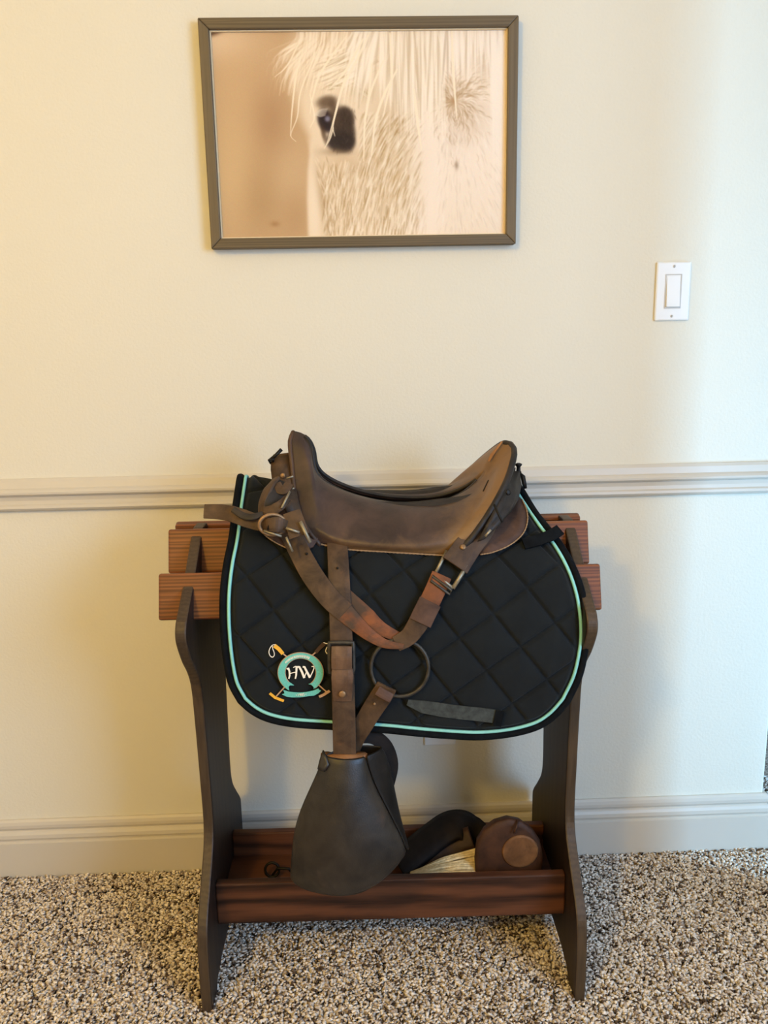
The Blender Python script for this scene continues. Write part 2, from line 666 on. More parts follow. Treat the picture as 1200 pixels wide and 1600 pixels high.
# ------------------------------------------------------------------ framed horse print
def horse_print(W, H):
    """colours of the print, row 0 at the top; zoom coordinates of the photograph's crop"""
    TL, TR, BR_, BL = map(np.array, ((78., 97.), (1130., 87.), (1118., 820.), (120., 835.)))
    src = np.array([TL, TR, BR_, BL])
    dst = np.array([(0, 0), (W, 0), (W, H), (0, H)], float)
    A = []
    for (x, y), (u, v) in zip(src, dst):
        A.append([x, y, 1, 0, 0, 0, -u * x, -u * y, u])
        A.append([0, 0, 0, x, y, 1, -v * x, -v * y, v])
    A = np.array(A)
    hh = np.append(np.linalg.solve(A[:, :8], A[:, 8]), 1).reshape(3, 3)
    hi = np.linalg.inv(hh)

    def fw(pts):
        p = np.c_[np.array(pts, float), np.ones(len(pts))] @ hh.T
        return p[:, :2] / p[:, 2:]
    vv, uu = np.mgrid[0:H, 0:W] + 0.5
    q = np.stack([uu, vv, np.ones_like(uu)], -1) @ hi.T
    X, Y = q[..., 0] / q[..., 2], q[..., 1] / q[..., 2]
    img = np.zeros((H, W, 3))
    img[:] = (206, 174, 132)

    def blob(cx, cy, rx, ry, col, a, pw=2.0, rot=0.0):
        c, s = math.cos(rot), math.sin(rot)
        dx, dy = X - cx, Y - cy
        e = ((dx * c + dy * s) / rx) ** 2 + ((-dx * s + dy * c) / ry) ** 2
        m = np.exp(-e ** (pw / 2))[..., None] * a
        img[:] = img * (1 - m) + np.array(col, float) * m

    def smooth(e0, e1, x):
        t = np.clip((x - e0) / (e1 - e0), 0, 1)
        return t * t * (3 - 2 * t)
    blob(100, 120, 150, 90, (238, 212, 178), 0.8)
    blob(80, 96, 45, 16, (110, 82, 56), 0.9, 3, -0.25)
    blob(180, 300, 140, 160, (214, 182, 140), 0.6)
    blob(290, 420, 70, 150, (186, 150, 110), 0.75)
    blob(330, 200, 90, 90, (212, 180, 140), 0.6)
    blob(250, 690, 80, 130, (188, 156, 112), 0.75)
    blob(140, 600, 90, 220, (220, 190, 144), 0.7)
    blob(360, 610, 70, 110, (214, 184, 142), 0.7)
    blob(380, 760, 50, 90, (194, 160, 116), 0.6)
    blob(305, 785, 16, 10, (170, 130, 84), 0.6)
    # horse's face: soft edge
    ey = np.array([87, 200, 300, 400, 470, 540, 600, 700, 840], float)
    ex = np.array([400, 372, 372, 395, 425, 428, 422, 420, 424], float)
    edge = np.interp(Y, ey, ex)
    soft = np.interp(Y, [87, 300, 450, 520], [70, 45, 25, 9])
    m = smooth(-1, 1, (X - edge) / soft)[..., None]
    img[:] = img * (1 - m) + np.array((240, 219, 188.)) * m
    blob(1000, 500, 330, 420, (252, 236, 218), 0.85)
    blob(840, 620, 70, 330, (253, 237, 219), 0.9)
    blob(1100, 400, 36, 420, (252, 236, 216), 0.8)
    blob(445, 700, 22, 190, (246, 228, 202), 0.9, 3)
    blob(482, 720, 18, 150, (196, 168, 128), 0.75, 2, -0.16)
    blob(550, 590, 70, 60, (208, 180, 140), 0.65)
    blob(560, 680, 60, 70, (214, 186, 146), 0.5)
    blob(700, 470, 70, 150, (206, 178, 136), 0.6, 2, 0.2)
    blob(730, 640, 80, 140, (212, 184, 140), 0.55, 2, 0.2)
    blob(600, 300, 50, 36, (204, 180, 138), 0.8, 2, 0.4)
    blob(600, 140, 46, 40, (204, 172, 130), 0.75, 2, -0.5)
    blob(800, 250, 16, 130, (216, 194, 164), 0.6)
    blob(1050, 180, 26, 90, (214, 190, 160), 0.6)
    blob(930, 335, 42, 50, (196, 164, 122), 0.75)
    blob(1000, 400, 60, 80, (220, 196, 168), 0.6)
    blob(940, 470, 40, 60, (226, 206, 184), 0.5)

    def stroke(pts, w, col, a, taper=True):
        p = fw(catmull(pts, 8)) if len(pts) > 2 else fw(pts)
        p = resample(p, max(2, int(np.linalg.norm(np.diff(p, axis=0), axis=1).sum() / 0.8)))
        n = len(p)
        w = w * W / 1046.0
        for i, (x, y) in enumerate(p):
            t = i / max(1, n - 1)
            ww = w * (0.35 + 0.65 * math.sin(math.pi * min(1, 0.15 + 0.85 * t)) if taper else 1.0) / 2
            x0, x1 = int(x - ww - 1.5), int(x + ww + 2.5)
            y0, y1 = int(y - ww - 1.5), int(y + ww + 2.5)
            x0, y0 = max(0, x0), max(0, y0)
            x1, y1 = min(W, x1), min(H, y1)
            if x0 >= x1 or y0 >= y1:
                continue
            gx = np.arange(x0, x1) + 0.5
            gy = np.arange(y0, y1) + 0.5
            d = np.sqrt((gx[None] - x) ** 2 + (gy[:, None] - y) ** 2)
            m = (np.clip(ww + 0.6 - d, 0, 1) * a * 0.6)[..., None]
            img[y0:y1, x0:x1] = img[y0:y1, x0:x1] * (1 - m) + np.array(col, float) * m
    def blur(sig):
        k = np.exp(-0.5 * (np.arange(-4, 5) / sig) ** 2)
        k /= k.sum()
        for ax in (0, 1):
            p = np.pad(img, [(4, 4) if a == ax else (0, 0) for a in range(3)], mode='edge')
            img[:] = sum(k[q] * np.take(p, range(q, q + img.shape[ax]), axis=ax) for q in range(9))
    R = np.random.default_rng(5)
    # short coat of the cheek: strokes running down-left, steeper towards the bottom
    for _ in range(2000):
        x = R.uniform(480, 850)
        y = R.uniform(380, 815)
        if x < 610 and y < 560:
            continue
        k = (y - 380) / 440
        ang = math.radians(118 - 22 * k + 18 * (x - 660) / 180 * (1 - k)) + R.normal(0, 0.08)
        L = R.uniform(24, 64)
        c = (253, 240, 218) if R.random() < 0.6 else (182, 150, 102)
        fade = 1.0 if x < 790 else max(0.1, 1 - (x - 790) / 60)
        stroke([(x, y), (x + L * math.cos(ang), y + L * math.sin(ang))], R.uniform(1.8, 4.2), c, R.uniform(0.25, 0.62) * fade)
    for _ in range(120):
        x = R.uniform(430, 560)
        y = R.uniform(540, 815)
        if x < 440 + (y - 540) * 0.2:
            continue
        ang = math.radians(100 - 40 * (1 - (x - 430) / 130)) + R.normal(0, 0.1)
        L = R.uniform(20, 40)
        stroke([(x, y), (x + L * math.cos(ang), y + L * math.sin(ang))], R.uniform(2.5, 4.5), (248, 230, 202) if R.random() < 0.6 else (190, 160, 120), R.uniform(0.3, 0.7))
    # whorl on the forehead and the coat that radiates from it
    for _ in range(1000):
        a = R.uniform(0, 2 * math.pi)
        r0 = abs(R.normal(0, 80)) + 12
        cx, cyy = 945 + r0 * math.cos(a), 345 + r0 * math.sin(a) * (1.15 if math.sin(a) > 0 else 0.8)
        if cx < 880 or cx > 1075:
            continue
        L = R.uniform(16, 46)
        b = a + 0.35 * (1 if math.cos(a) > 0 else -1)
        dark = R.random() < 0.5 * math.exp(-r0 / 160) + 0.12
        stroke([(cx, cyy), (cx + L * 0.5 * math.cos(a), cyy + L * 0.5 * math.sin(a)), (cx + L * math.cos(b), cyy + L * math.sin(b))],
               R.uniform(1.8, 4.0), (186, 154, 112) if dark else (254, 240, 222), R.uniform(0.2, 0.55))
    for _ in range(260):
        x = R.uniform(880, 1100)
        y = R.uniform(450, 810)
        ang = math.radians(90 - (x - 950) * 0.22) + R.normal(0, 0.08)
        L = R.uniform(20, 48)
        stroke([(x, y), (x + L * math.cos(ang), y + L * math.sin(ang))], R.uniform(1.6, 3.6), (216, 196, 172) if R.random() < 0.5 else (255, 243, 228), R.uniform(0.2, 0.5))
    blob(950, 575, 7, 14, (170, 146, 120), 0.8)
    blob(905, 300, 7, 16, (150, 112, 70), 0.8, 2, -0.4)
    blob(940, 345, 9, 16, (186, 150, 106), 0.7)
    blur(0.5)
    # eye
    blob(490, 348, 38, 24, (112, 92, 68), 0.85, 4, -0.2)
    blob(550, 445, 40, 82, (80, 67, 52), 0.97, 8, -0.16)
    blob(538, 490, 52, 40, (68, 58, 48), 0.97, 8, 0.1)
    blob(560, 400, 28, 38, (84, 70, 54), 0.9, 6, -0.3)
    blob(487, 415, 30, 46, (60, 49, 44), 0.97, 7, -0.3)
    blob(515, 390, 20, 50, (100, 82, 60), 0.8, 4, -0.1)
    blob(478, 460, 9, 34, (90, 70, 48), 0.7, 3, -0.2)
    blob(492, 408, 10, 11, (150, 146, 158), 0.9, 3)
    blob(520, 526, 50, 14, (150, 124, 90), 0.5)
    for _ in range(160):
        x, y = R.uniform(515, 590), R.uniform(370, 525)
        stroke([(x, y), (x + R.uniform(-8, 8), y + R.uniform(6, 16))], 2, (112, 94, 70) if R.random() < 0.6 else (52, 42, 34), 0.35)
    # brow
    for _ in range(80):
        t = R.random()
        x, y = 480 + 150 * t, 300 - 46 * math.sin(math.pi * min(1, t * 1.1)) + R.uniform(-6, 26)
        stroke([(x, y), (x + 26, y - 8 + 26 * t)], R.uniform(2, 4), (250, 236, 210) if R.random() < 0.55 else (184, 156, 112), R.uniform(0.3, 0.6))
    # lashes
    for k in range(9):
        y = 372 + 3 * k
        stroke([(492 - k, y), (465, y + 4), (436 + 2 * k, 402 - k)], 3, (238, 224, 200), 0.6)
    # mane: locks sweeping from the top
    for _ in range(700):
        x = R.uniform(385, 670)
        t = (x - 400) / 260
        x1 = x - R.uniform(20, 110) * (1 - 0.6 * t)
        y1 = R.uniform(180, 330)
        stroke([(x, 84), (x - 8, 84 + (y1 - 84) * 0.35), (x1 + 14, 84 + (y1 - 84) * 0.75), (x1, y1)], R.uniform(2, 7),
               (253, 236, 210) if R.random() < 0.72 else (216, 188, 150), R.uniform(0.12, 0.42))
    for _ in range(120):
        x = R.uniform(560, 680)
        y = R.uniform(140, 240)
        stroke([(x, y), (x - 50, y + 26), (x - 130, y + 60 + R.uniform(-10, 20))], R.uniform(2.5, 5), (254, 240, 216) if R.random() < 0.75 else (196, 168, 126), R.uniform(0.3, 0.6))
    for _ in range(420):
        x = R.uniform(590, 900)
        L = R.uniform(90, 420) * (1.0 if x > 720 else 0.7)
        dx = R.normal(0, 10) - (40 if x < 680 else 0)
        stroke([(x, 84), (x + dx * 0.4, 84 + L * 0.4), (x + dx, 84 + L)], R.uniform(3, 11), (254, 240, 219) if R.random() < 0.75 else (216, 194, 162), R.uniform(0.12, 0.4))
    for _ in range(160):
        x = R.uniform(900, 1125)
        L = R.uniform(80, 200)
        stroke([(x, 84), (x + R.normal(0, 6), 84 + L)], R.uniform(3, 9), (254, 240, 222) if R.random() < 0.8 else (214, 194, 168), R.uniform(0.2, 0.5))
    for _ in range(90):
        x = R.uniform(1075, 1122)
        stroke([(x, R.uniform(84, 200)), (x + R.normal(0, 3), R.uniform(350, 640))], R.uniform(3, 7), (254, 240, 222), R.uniform(0.2, 0.5))
    blur(0.6)
    # single long hairs
    H1 = (252, 236, 208)
    for pts, w in (([(398, 120), (350, 215), (305, 258)], 5), ([(405, 160), (380, 260), (366, 380), (360, 470)], 6), ([(470, 130), (400, 300), (385, 400), (362, 465), (380, 490)], 5),
                   ([(640, 100), (600, 190), (548, 290), (520, 390), (498, 470), (488, 500)], 8), ([(560, 240), (535, 330), (512, 430), (518, 470)], 7), ([(512, 440), (500, 480), (480, 515)], 5),
                   ([(650, 210), (640, 320), (624, 430), (620, 560)], 8), ([(740, 230), (690, 330), (662, 420), (648, 540)], 9), ([(690, 200), (650, 300), (632, 380)], 7),
                   ([(935, 90), (940, 240), (946, 330), (952, 410)], 9), ([(430, 320), (445, 400), (430, 440)], 5), ([(560, 110), (470, 240), (440, 330), (430, 390)], 7),
                   ([(800, 300), (812, 420), (826, 520)], 10), ([(715, 100), (720, 260), (705, 330), (690, 400)], 9), ([(620, 120), (560, 230), (500, 300)], 8)):
        stroke(pts, w, H1, 0.85)
    img[:] = 252 - (252 - img) * np.array((1.12, 1.12, 1.08))
    img += R.normal(0, 2.0, img.shape)
    return np.clip(img, 0, 255)


def picture():
    cx, czz, w, h, yf, d = 0.0258, 1.5478, 0.5896, 0.4043, -0.024, 0.022
    root = thing('framed_picture', 'close-up print of a pale horse\'s eye and forelock in a grey-brown wooden frame', 'picture', (cx, 0, czz - h / 2))
    root.rotation_euler = (0, math.radians(-0.09), 0)
    bw = 0.0195
    x0, x1, z0, z1 = cx - w / 2, cx + w / 2, czz - h / 2, czz + h / 2
    sides = {'top': [(x0, z1), (x1, z1), (x1 - bw, z1 - bw), (x0 + bw, z1 - bw)], 'bottom': [(x0 + bw, z0 + bw), (x1 - bw, z0 + bw), (x1, z0), (x0, z0)],
             'left': [(x0, z1), (x0 + bw, z1 - bw), (x0 + bw, z0 + bw), (x0, z0)], 'right': [(x1 - bw, z1 - bw), (x1, z1), (x1, z0), (x1 - bw, z0 + bw)]}
    for k, q in sides.items():
        v = [(x, yf, z) for x, z in q] + [(x, -0.001, z) for x, z in q]
        f = [(0, 1, 2, 3), (7, 6, 5, 4)] + [(i, (i + 1) % 4, 4 + (i + 1) % 4, 4 + i) for i in range(4)]
        mesh('frame_rail', v, f, M['frame'] if k in ('top', 'bottom') else M['frame_v'], root, bevel=0.0022)
    # pale lip between rail and print
    lw = 0.0022
    a0, a1, c0, c1 = x0 + bw, x1 - bw, z0 + bw, z1 - bw
    v, f = [], []
    for b in (box(a0, a1, -0.0165, -0.010, c1 - lw, c1), box(a0, a1, -0.0165, -0.010, c0, c0 + lw), box(a0, a0 + lw, -0.0165, -0.010, c0 + lw, c1 - lw), box(a1 - lw, a1, -0.0165, -0.010, c0 + lw, c1 - lw)):
        add(b, v, f)
    mesh('inner_lip', v, f, M['lip'], root)
    W, H = 520, 352
    img = horse_print(W, H)
    s = img / 255.0
    L = np.where(s <= 0.04045, s / 12.92, ((s + 0.055) / 1.055) ** 2.4)
    L *= np.array(PRINT_GAIN)
    xs = np.linspace(a0 + lw, a1 - lw, W)
    zs = np.linspace(c1 - lw, c0 + lw, H)
    XX, ZZ = np.meshgrid(xs, zs)
    off = ORIGIN[root.name]
    V = np.stack([XX - off.x, np.full_like(XX, -0.012), ZZ - off.z], -1).reshape(-1, 3)
    i = np.arange(H * W).reshape(H, W)
    F = np.stack([i[:-1, :-1], i[1:, :-1], i[1:, 1:], i[:-1, 1:]], -1).reshape(-1, 4)
    me = bpy.data.meshes.new('horse_print')
    me.vertices.add(len(V))
    me.vertices.foreach_set('co', V.astype(np.float32).ravel())
    me.loops.add(F.size)
    me.loops.foreach_set('vertex_index', F.ravel().astype(np.int32))
    me.polygons.add(len(F))
    me.polygons.foreach_set('loop_start', np.arange(0, F.size, 4, dtype=np.int32))
    C = np.ones((len(V), 4), np.float32)
    C[:, :3] = L.reshape(-1, 3)
    at = me.color_attributes.new('Col', 'FLOAT_COLOR', 'POINT')
    at.data.foreach_set('color', C.ravel())
    me.materials.append(M['print'])
    me.update(calc_edges=True)
    o = bpy.data.objects.new('horse_print', me)
    COL.objects.link(o)
    o.parent = root
    o['label'] = 'sepia photograph of a pale horse\'s eye and mane'
    mesh('backing_board', *box(a0 - 0.004, a1 + 0.004, -0.0105, -0.006, c0 - 0.004, c1 + 0.004), M['frame'], root)


PRINT_GAIN = (0.90, 0.91, 0.94)
M['frame_v'] = mat_wood('grey_brown_frame_wood_upright', lin(70, 58, 42), lin(122, 106, 80), 'z', 0.55, rings=60, stretch=0.03, figure=0.2)
M['lip'] = mat_plain('pale_mount', lin(226, 206, 170), 0.7, 0, 0.05)
picture()


# ------------------------------------------------------------------ light switch and outlet
def plate(name, label, cat, cx, czz, hw, hh, outlet=False):
    r = thing(name, label, cat, (cx, 0, czz - hh))
    o = mesh('wall_plate', *box(cx - hw, cx + hw, -0.006, 0, czz - hh, czz + hh), M['plastic'], r, bevel=0.003)
    if not outlet:
        a, b = 0.0168, 0.0335
        v, f = [], []
        for q in (box(cx - a, cx - a + 0.002, -0.0068, -0.004, czz - b, czz + b), box(cx + a - 0.002, cx + a, -0.0068, -0.004, czz - b, czz + b),
                  box(cx - a + 0.002, cx + a - 0.002, -0.0068, -0.004, czz - b, czz - b + 0.002), box(cx - a + 0.002, cx + a - 0.002, -0.0068, -0.004, czz + b - 0.002, czz + b)):
            add(q, v, f)
        mesh('switch_bezel', v, f, M['bezel'], r)
        a, b = 0.0138, 0.0302
        poly = [(-0.0065, czz + b), (-0.0112, czz - b), (-0.003, czz - b), (-0.003, czz + b)]
        mesh('rocker', *prism_x(poly, cx - a, cx + a), M['plastic'], r, bevel=0.0008)
        zs = (czz + 0.0484, czz - 0.0484)
    else:
        for dz in (0.0195, -0.0195):
            rc = mesh('receptacle', *lathe([(0.0165, -0.0075), (0.017, -0.006), (0.017, -0.004)], 20, 'y', (cx, 0, czz + dz)), M['plastic'], r)
            for dx in (-0.0063, 0.0063):
                mesh('slot', *box(cx + dx - 0.001, cx + dx + 0.001, -0.0079, -0.0072, czz + dz, czz + dz + 0.008), M['plastic_dark'], rc)
        zs = (czz,)
    for z in zs:
        s = mesh('screw', *lathe([(0.0028, -0.0058), (0.0028, -0.0066), (0.0018, -0.0072)], 12, 'y', (cx, 0, z)), M['screw'], r, smooth=False)
        mesh('screw_slot', *box(cx - 0.0004, cx + 0.0004, -0.0075, -0.0070, z - 0.0022, z + 0.0022), M['plastic_dark'], s)
    return r


M['screw'] = mat_plain('painted_screw', lin(196, 190, 178), 0.4, 0.2)
M['bezel'] = mat_plain('switch_bezel_grey', lin(196, 190, 180), 0.45, 0.0, 0.03)
plate('light_switch', 'white rocker light switch on the wall right of the picture', 'light switch', 0.64205, 1.2526, 0.035, 0.0572)
plate('wall_outlet', 'white electrical outlet low on the wall behind the saddle pad', 'outlet', 0.1706, 0.336, 0.035, 0.0572, True)


# ------------------------------------------------------------------ saddle rack
def build_rack():
    r = rack_thing('saddle_rack', 'dark stained wooden saddle rack with curved end boards, orange-brown slats and a tray', 'saddle rack', (0, 0, 0))
    front = [(-0.212, -0.008), (-0.216, 0.06), (-0.212, 0.135), (-0.196, 0.175), (-0.150, 0.222), (-0.112, 0.265), (-0.100, 0.31), (-0.104, 0.40), (-0.111, 0.50),
             (-0.120, 0.575), (-0.142, 0.615), (-0.175, 0.650), (-0.203, 0.690), (-0.206, 0.712), (-0.196, 0.728)]
    f1 = [tuple(p) for p in catmull(front, 4)]
    top = [(-0.135, 0.764), (-0.040, 0.832), (-0.018, 0.845), (0.018, 0.845), (0.040, 0.832), (0.135, 0.764)]
    back = [(-y if -y < 0.198 else 0.198, z) for y, z in reversed(f1)]
    arch = [(0.165, -0.008), (0.150, 0.012), (0.10, 0.020), (-0.10, 0.020), (-0.150, 0.012), (-0.165, -0.008)]
    poly = f1 + top + back + arch
    for s in (-1, 1):
        x0, x1 = (-0.345, -0.326) if s < 0 else (0.326, 0.345)
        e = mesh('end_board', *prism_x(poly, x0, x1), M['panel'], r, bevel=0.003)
        e.data.materials.append(M['panel_edge_lit'])
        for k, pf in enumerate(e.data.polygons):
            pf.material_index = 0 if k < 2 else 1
    # slats: each leans a little, top edge nearer the ridge
    def slat(yt, zt, sgn):
        t, hgt = 0.019, 0.079
        d = Vector((0, -0.29 * sgn, -0.957))
        nrm = Vector((0, -0.957 * sgn, 0.29))
        a = Vector((0, yt * sgn, zt))
        q = [a, a + d * hgt, a + d * hgt - nrm * t, a - nrm * t]
        return prism_x([(p.y, p.z) for p in q], -0.386, 0.368)
    for sgn in (1, -1):
        for yt, zt in ((-0.034, 0.846), (-0.123, 0.7897)):
            mesh('slat', *slat(yt, zt, sgn), M['slat'], r, bevel=0.004)
    # tray between the end boards
    mesh('tray_front_board', *box(-0.326, 0.326, -0.122, -0.104, 0.104, 0.189), M['tray'], r, bevel=0.003)
    mesh('tray_back_board', *box(-0.326, 0.326, 0.070, 0.088, 0.086, 0.168), M['tray'], r, bevel=0.003)
    mesh('tray_floor', *box(-0.326, 0.326, -0.104, 0.070, 0.104, 0.116), M['tray'], r)


build_rack()


# ------------------------------------------------------------------ saddle pad
def ridge_z(x):
    return float(np.interp(x, [-0.30, -0.258, -0.15, -0.05, 0.05, 0.15, 0.25, 0.33], [0.936, 0.936, 0.900, 0.872, 0.868, 0.878, 0.905, 0.905]))


def section(x, s):
    """s in 0..1 ridge to far below; returns (y, z) on the near side"""
    zr = ridge_z(x)
    k = np.array([(0, zr), (-0.016, zr - 0.004), (-0.038, zr - 0.022), (-0.085, 0.848 + 0.3 * (zr - 0.87)), (-0.130, 0.808), (-0.156, 0.768), (-0.174, 0.715), (-0.182, 0.62), (-0.184, 0.50), (-0.186, 0.20)])
    t = np.array([0, 0.03, 0.07, 0.17, 0.26, 0.325, 0.395, 0.52, 0.67, 1.05])
    return float(np.interp(s, t, k[:, 0])), float(np.interp(s, t, k[:, 1]))


# smooth version of the section through a fine table
S_T = np.linspace(0, 1.0, 201)
_tab = {}


def sect(x, s):
    key = round(x, 3)
    if key not in _tab:
        yz = np.array([section(x, t) for t in S_T])
        ker = np.hanning(17)
        ker /= ker.sum()
        ext = np.vstack([np.c_[-yz[8:0:-1, 0], yz[8:0:-1, 1]], yz, yz[-1] + (yz[-1] - yz[-2]) * np.arange(1, 9)[:, None]])
        _tab[key] = np.stack([np.convolve(ext[:, k], ker, 'valid') for k in range(2)], -1)
    tb = _tab[key]
    return float(np.interp(s, S_T, tb[:, 0])), float(np.interp(s, S_T, tb[:, 1]))


def pad_hit(px, py):
    """pad coordinates (x, s) seen at a pixel"""
    def g(s, x):
        y, z = sect(x, s)
        p = P(px, py, y)
        return p.x, p.z - z
    x = P(px, py, -0.15).x
    lo_, hi_ = 0.0, 1.0
    for _ in range(4):
        lo_, hi_ = 0.0, 1.0
        for _ in range(26):
            m = (lo_ + hi_) / 2
            xx, d = g(m, x)
            if d < 0:
                lo_ = m
            else:
                hi_ = m
        x = g(lo_, x)[0]
    return x, lo_


def pad_point(x, s, off=0.0, side=1):
    y, z = sect(x, s)
    y2, z2 = sect(x, min(1, s + 0.01))
    y1, z1 = sect(x, max(0, s - 0.01))
    t = Vector((0, y2 - y1, z2 - z1)).normalized()
    n = Vector((0, t.z, -t.y))       # out of the near side
    if n.y > 0 and n.z < 0:
        n = -n
    if s <= 0.01:
        n = Vector((0, 0, 1))
    p = Vector((x, y, z)) + n * off
    return (Vector((p.x, p.y * side, p.z)), Vector((0, n.y * side, n.z)))


def Q(px, py, off=0.0):
    x, s = pad_hit(px, py)
    return pad_point(x, s, off)


PAD_L = [(375, 742), (368, 790), (362, 840), (354, 880), (349, 920), (348, 960), (350, 1000), (355, 1040), (362, 1070), (376, 1096)]
PAD_B = [(376, 1096), (395, 1112), (420, 1124), (460, 1132), (520, 1136), (600, 1141), (650, 1146), (700, 1150), (750, 1152), (800, 1147), (840, 1136), (866, 1119), (887, 1096)]
PAD_R = [(806, 748), (818, 770), (840, 805), (875, 850), (895, 885), (908, 920), (915, 955), (917, 990), (914, 1020), (905, 1058), (887, 1096)]
QA, QB = np.array([42.5, 52.0]), np.array([53.5, -38.0])      # quilting lattice, as it runs over the near side
QO = np.array([770.6, 958.3])


def build_pad():
    r = rack_thing('saddle_pad', 'black quilted saddle pad with turquoise piping and a teal monogram, draped over the rack', 'saddle pad', (0.03, 0, 0.5))
    NU, NV = 220, 190
    L = resample([pad_hit(*p) for p in catmull(PAD_L, 6)], NV + 1)
    Rr = resample([pad_hit(*p) for p in catmull(PAD_R, 6)], NV + 1)
    B = resample([pad_hit(*p) for p in catmull(PAD_B, 6)], NU + 1)
    L[0, 1] = 0
    Rr[0, 1] = 0
    T = np.stack([np.linspace(L[0, 0], Rr[0, 0], NU + 1), np.zeros(NU + 1)], -1)
    u = np.linspace(0, 1, NU + 1)[None, :, None]
    v = np.linspace(0, 1, NV + 1)[:, None, None]
    G = (1 - v) * T[None] + v * B[None] + (1 - u) * L[:, None] + u * Rr[:, None] - ((1 - u) * (1 - v) * T[0] + u * (1 - v) * T[-1] + (1 - u) * v * B[0] + u * v * B[-1])
    # quilting: pillow height from lattice coordinates
    inv = np.linalg.inv(np.stack([QA, QB], -1))
    # linear pad -> pixel map on the hanging part
    x0, s0 = pad_hit(*QO)
    xa, sa = pad_hit(*(QO + np.array([40, 0])))
    xb, sb = pad_hit(*(QO + np.array([0, 40])))
    J = np.linalg.inv(np.array([[(xa - x0) / 40, (xb - x0) / 40], [(sa - s0) / 40, (sb - s0) / 40]]))

    def quilt(x, s):
        dpx = J @ np.array([x - x0, s - s0])
        a, b = inv @ dpx
        da, db = abs(a - round(a)), abs(b - round(b))
        w = min(da, db) * 2
        return 0.0120 * (0.55 * min(1.0, w / 0.14) ** 0.7 + 0.45 * min(1.0, w / 0.8) ** 0.6)

    outline = np.vstack([L, B, Rr]) * (1, 0.8)
    verts, faces = [], []
    idx = {}
    DE = np.stack([np.sqrt(((G[j][:, None, :] * (1, 0.8) - outline[None]) ** 2).sum(-1)).min(1) for j in range(NV + 1)])
    DE = np.clip((DE - 0.0145) / 0.010, 0, 1)
    for side in (1, -1):
        for j in range(NV + 1):
            for i in range(NU + 1):
                if side < 0 and j == 0:
                    idx[(side, j, i)] = idx[(1, 0, i)]
                    continue
                x, s = G[j, i]
                e = DE[j, i]
                h = quilt(x, s) * e * e * (3 - 2 * e)
                p, n = pad_point(x, max(0, s), h, side)
                idx[(side, j, i)] = len(verts)
                verts.append(p)
        for j in range(NV):
            for i in range(NU):
                q = [idx[(side, j, i)], idx[(side, j, i + 1)], idx[(side, j + 1, i + 1)], idx[(side, j + 1, i)]]
                faces.append(tuple(q if side > 0 else q[::-1]))
    mesh('quilted_panel', verts, faces, M['pad'], r, smooth=True, solid=0.008, solid_off=-1)
    # edge binding and piping follow the outline on both sides
    ring = [tuple(p) for p in L] + [tuple(p) for p in B[1:]] + [tuple(p) for p in Rr[::-1][1:]]
    ring = resample(ring, 260)
    cx = ring[:, 0].mean()

    def inset(d):
        out = []
        n = len(ring)
        for k in range(n):
            a, b = ring[max(0, k - 2)], ring[min(n - 1, k + 2)]
            # metric tangent: s is about 0.8 m per unit on the hanging part
            t = np.array([b[0] - a[0], (b[1] - a[1]) * 0.8])
            t /= np.linalg.norm(t) + 1e-9
            nn = np.array([-t[1], t[0]])
            c = np.array([ring[k, 0] - 0.03, (ring[k, 1] - 0.35) * 0.8])
            if nn @ c > 0:
                nn = -nn
            out.append((ring[k, 0] + nn[0] * d, max(0.0, ring[k, 1] + nn[1] * d / 0.8)))
        return out
    for side in (1, -1):
        path = [pad_point(x, s, -0.002, side)[0] for x, s in ring]
        mesh('binding', *tube(path, 0.0062, 8), M['binding'], r, smooth=True)
        i1 = inset(0.0105)
        path = [pad_point(x, s, 0.0022, side)[0] for x, s in i1]
        mesh('piping', *tube(path, 0.0029, 8), M['piping'], r, smooth=True)['label'] = 'turquoise piping along the pad edge'
    # webbing strap sewn on low at the rear and the loop on the rear edge
    w = [(636, 1092), (660, 1099), (690, 1104), (720, 1108), (750, 1111), (781, 1115)]
    pts = [Q(*p, 0.0138) for p in w]
    mesh('girth_strap', *ribbon([p for p, n in pts], [0.010, 0.022, 0.024, 0.024, 0.024, 0.024], [n for p, n in pts], 0.002), M['web'], r)
    pts = [Q(x, y, 0.0155) for x, y in ((770, 1115), (783, 1117))]
    mesh('strap_end_loop', *ribbon([p for p, n in pts], 0.028, [n for p, n in pts], 0.003), M['binding'], r)
    pts = [Q(x, y, 0.0145) for x, y in ((816, 856), (840, 850), (860, 842), (873, 834))]
    mesh('edge_loop', *ribbon([p for p, n in pts], 0.020, [n for p, n in pts], 0.004), M['binding'], r)
    # ---- embroidered emblem
    def zq(p):
        return (410 + p[0] * 0.125, 990 + p[1] * 0.125)

    def patch(name, poly, mat, off, parent=r, th=0.0012):
        pts = [Q(*zq(p), off)[0] for p in poly]
        return mesh(name, pts, [tuple(range(len(pts)))], mat, parent, solid=th, solid_off=0)

    def stroke(name, pts, w0, mat, off, parent=r, w1=None, nib=None):
        p = [Q(*zq(a), off) for a in pts]
        n = len(p)
        ww = [(w0 + ((w1 if w1 is not None else w0) - w0) * k / max(1, n - 1)) * 0.000145 for k in range(n)]
        return mesh(name, *ribbon([a for a, b in p], ww, [b for a, b in p], 0.0010), mat, parent)
    c0 = (486, 452)
    OFF = 0.0138

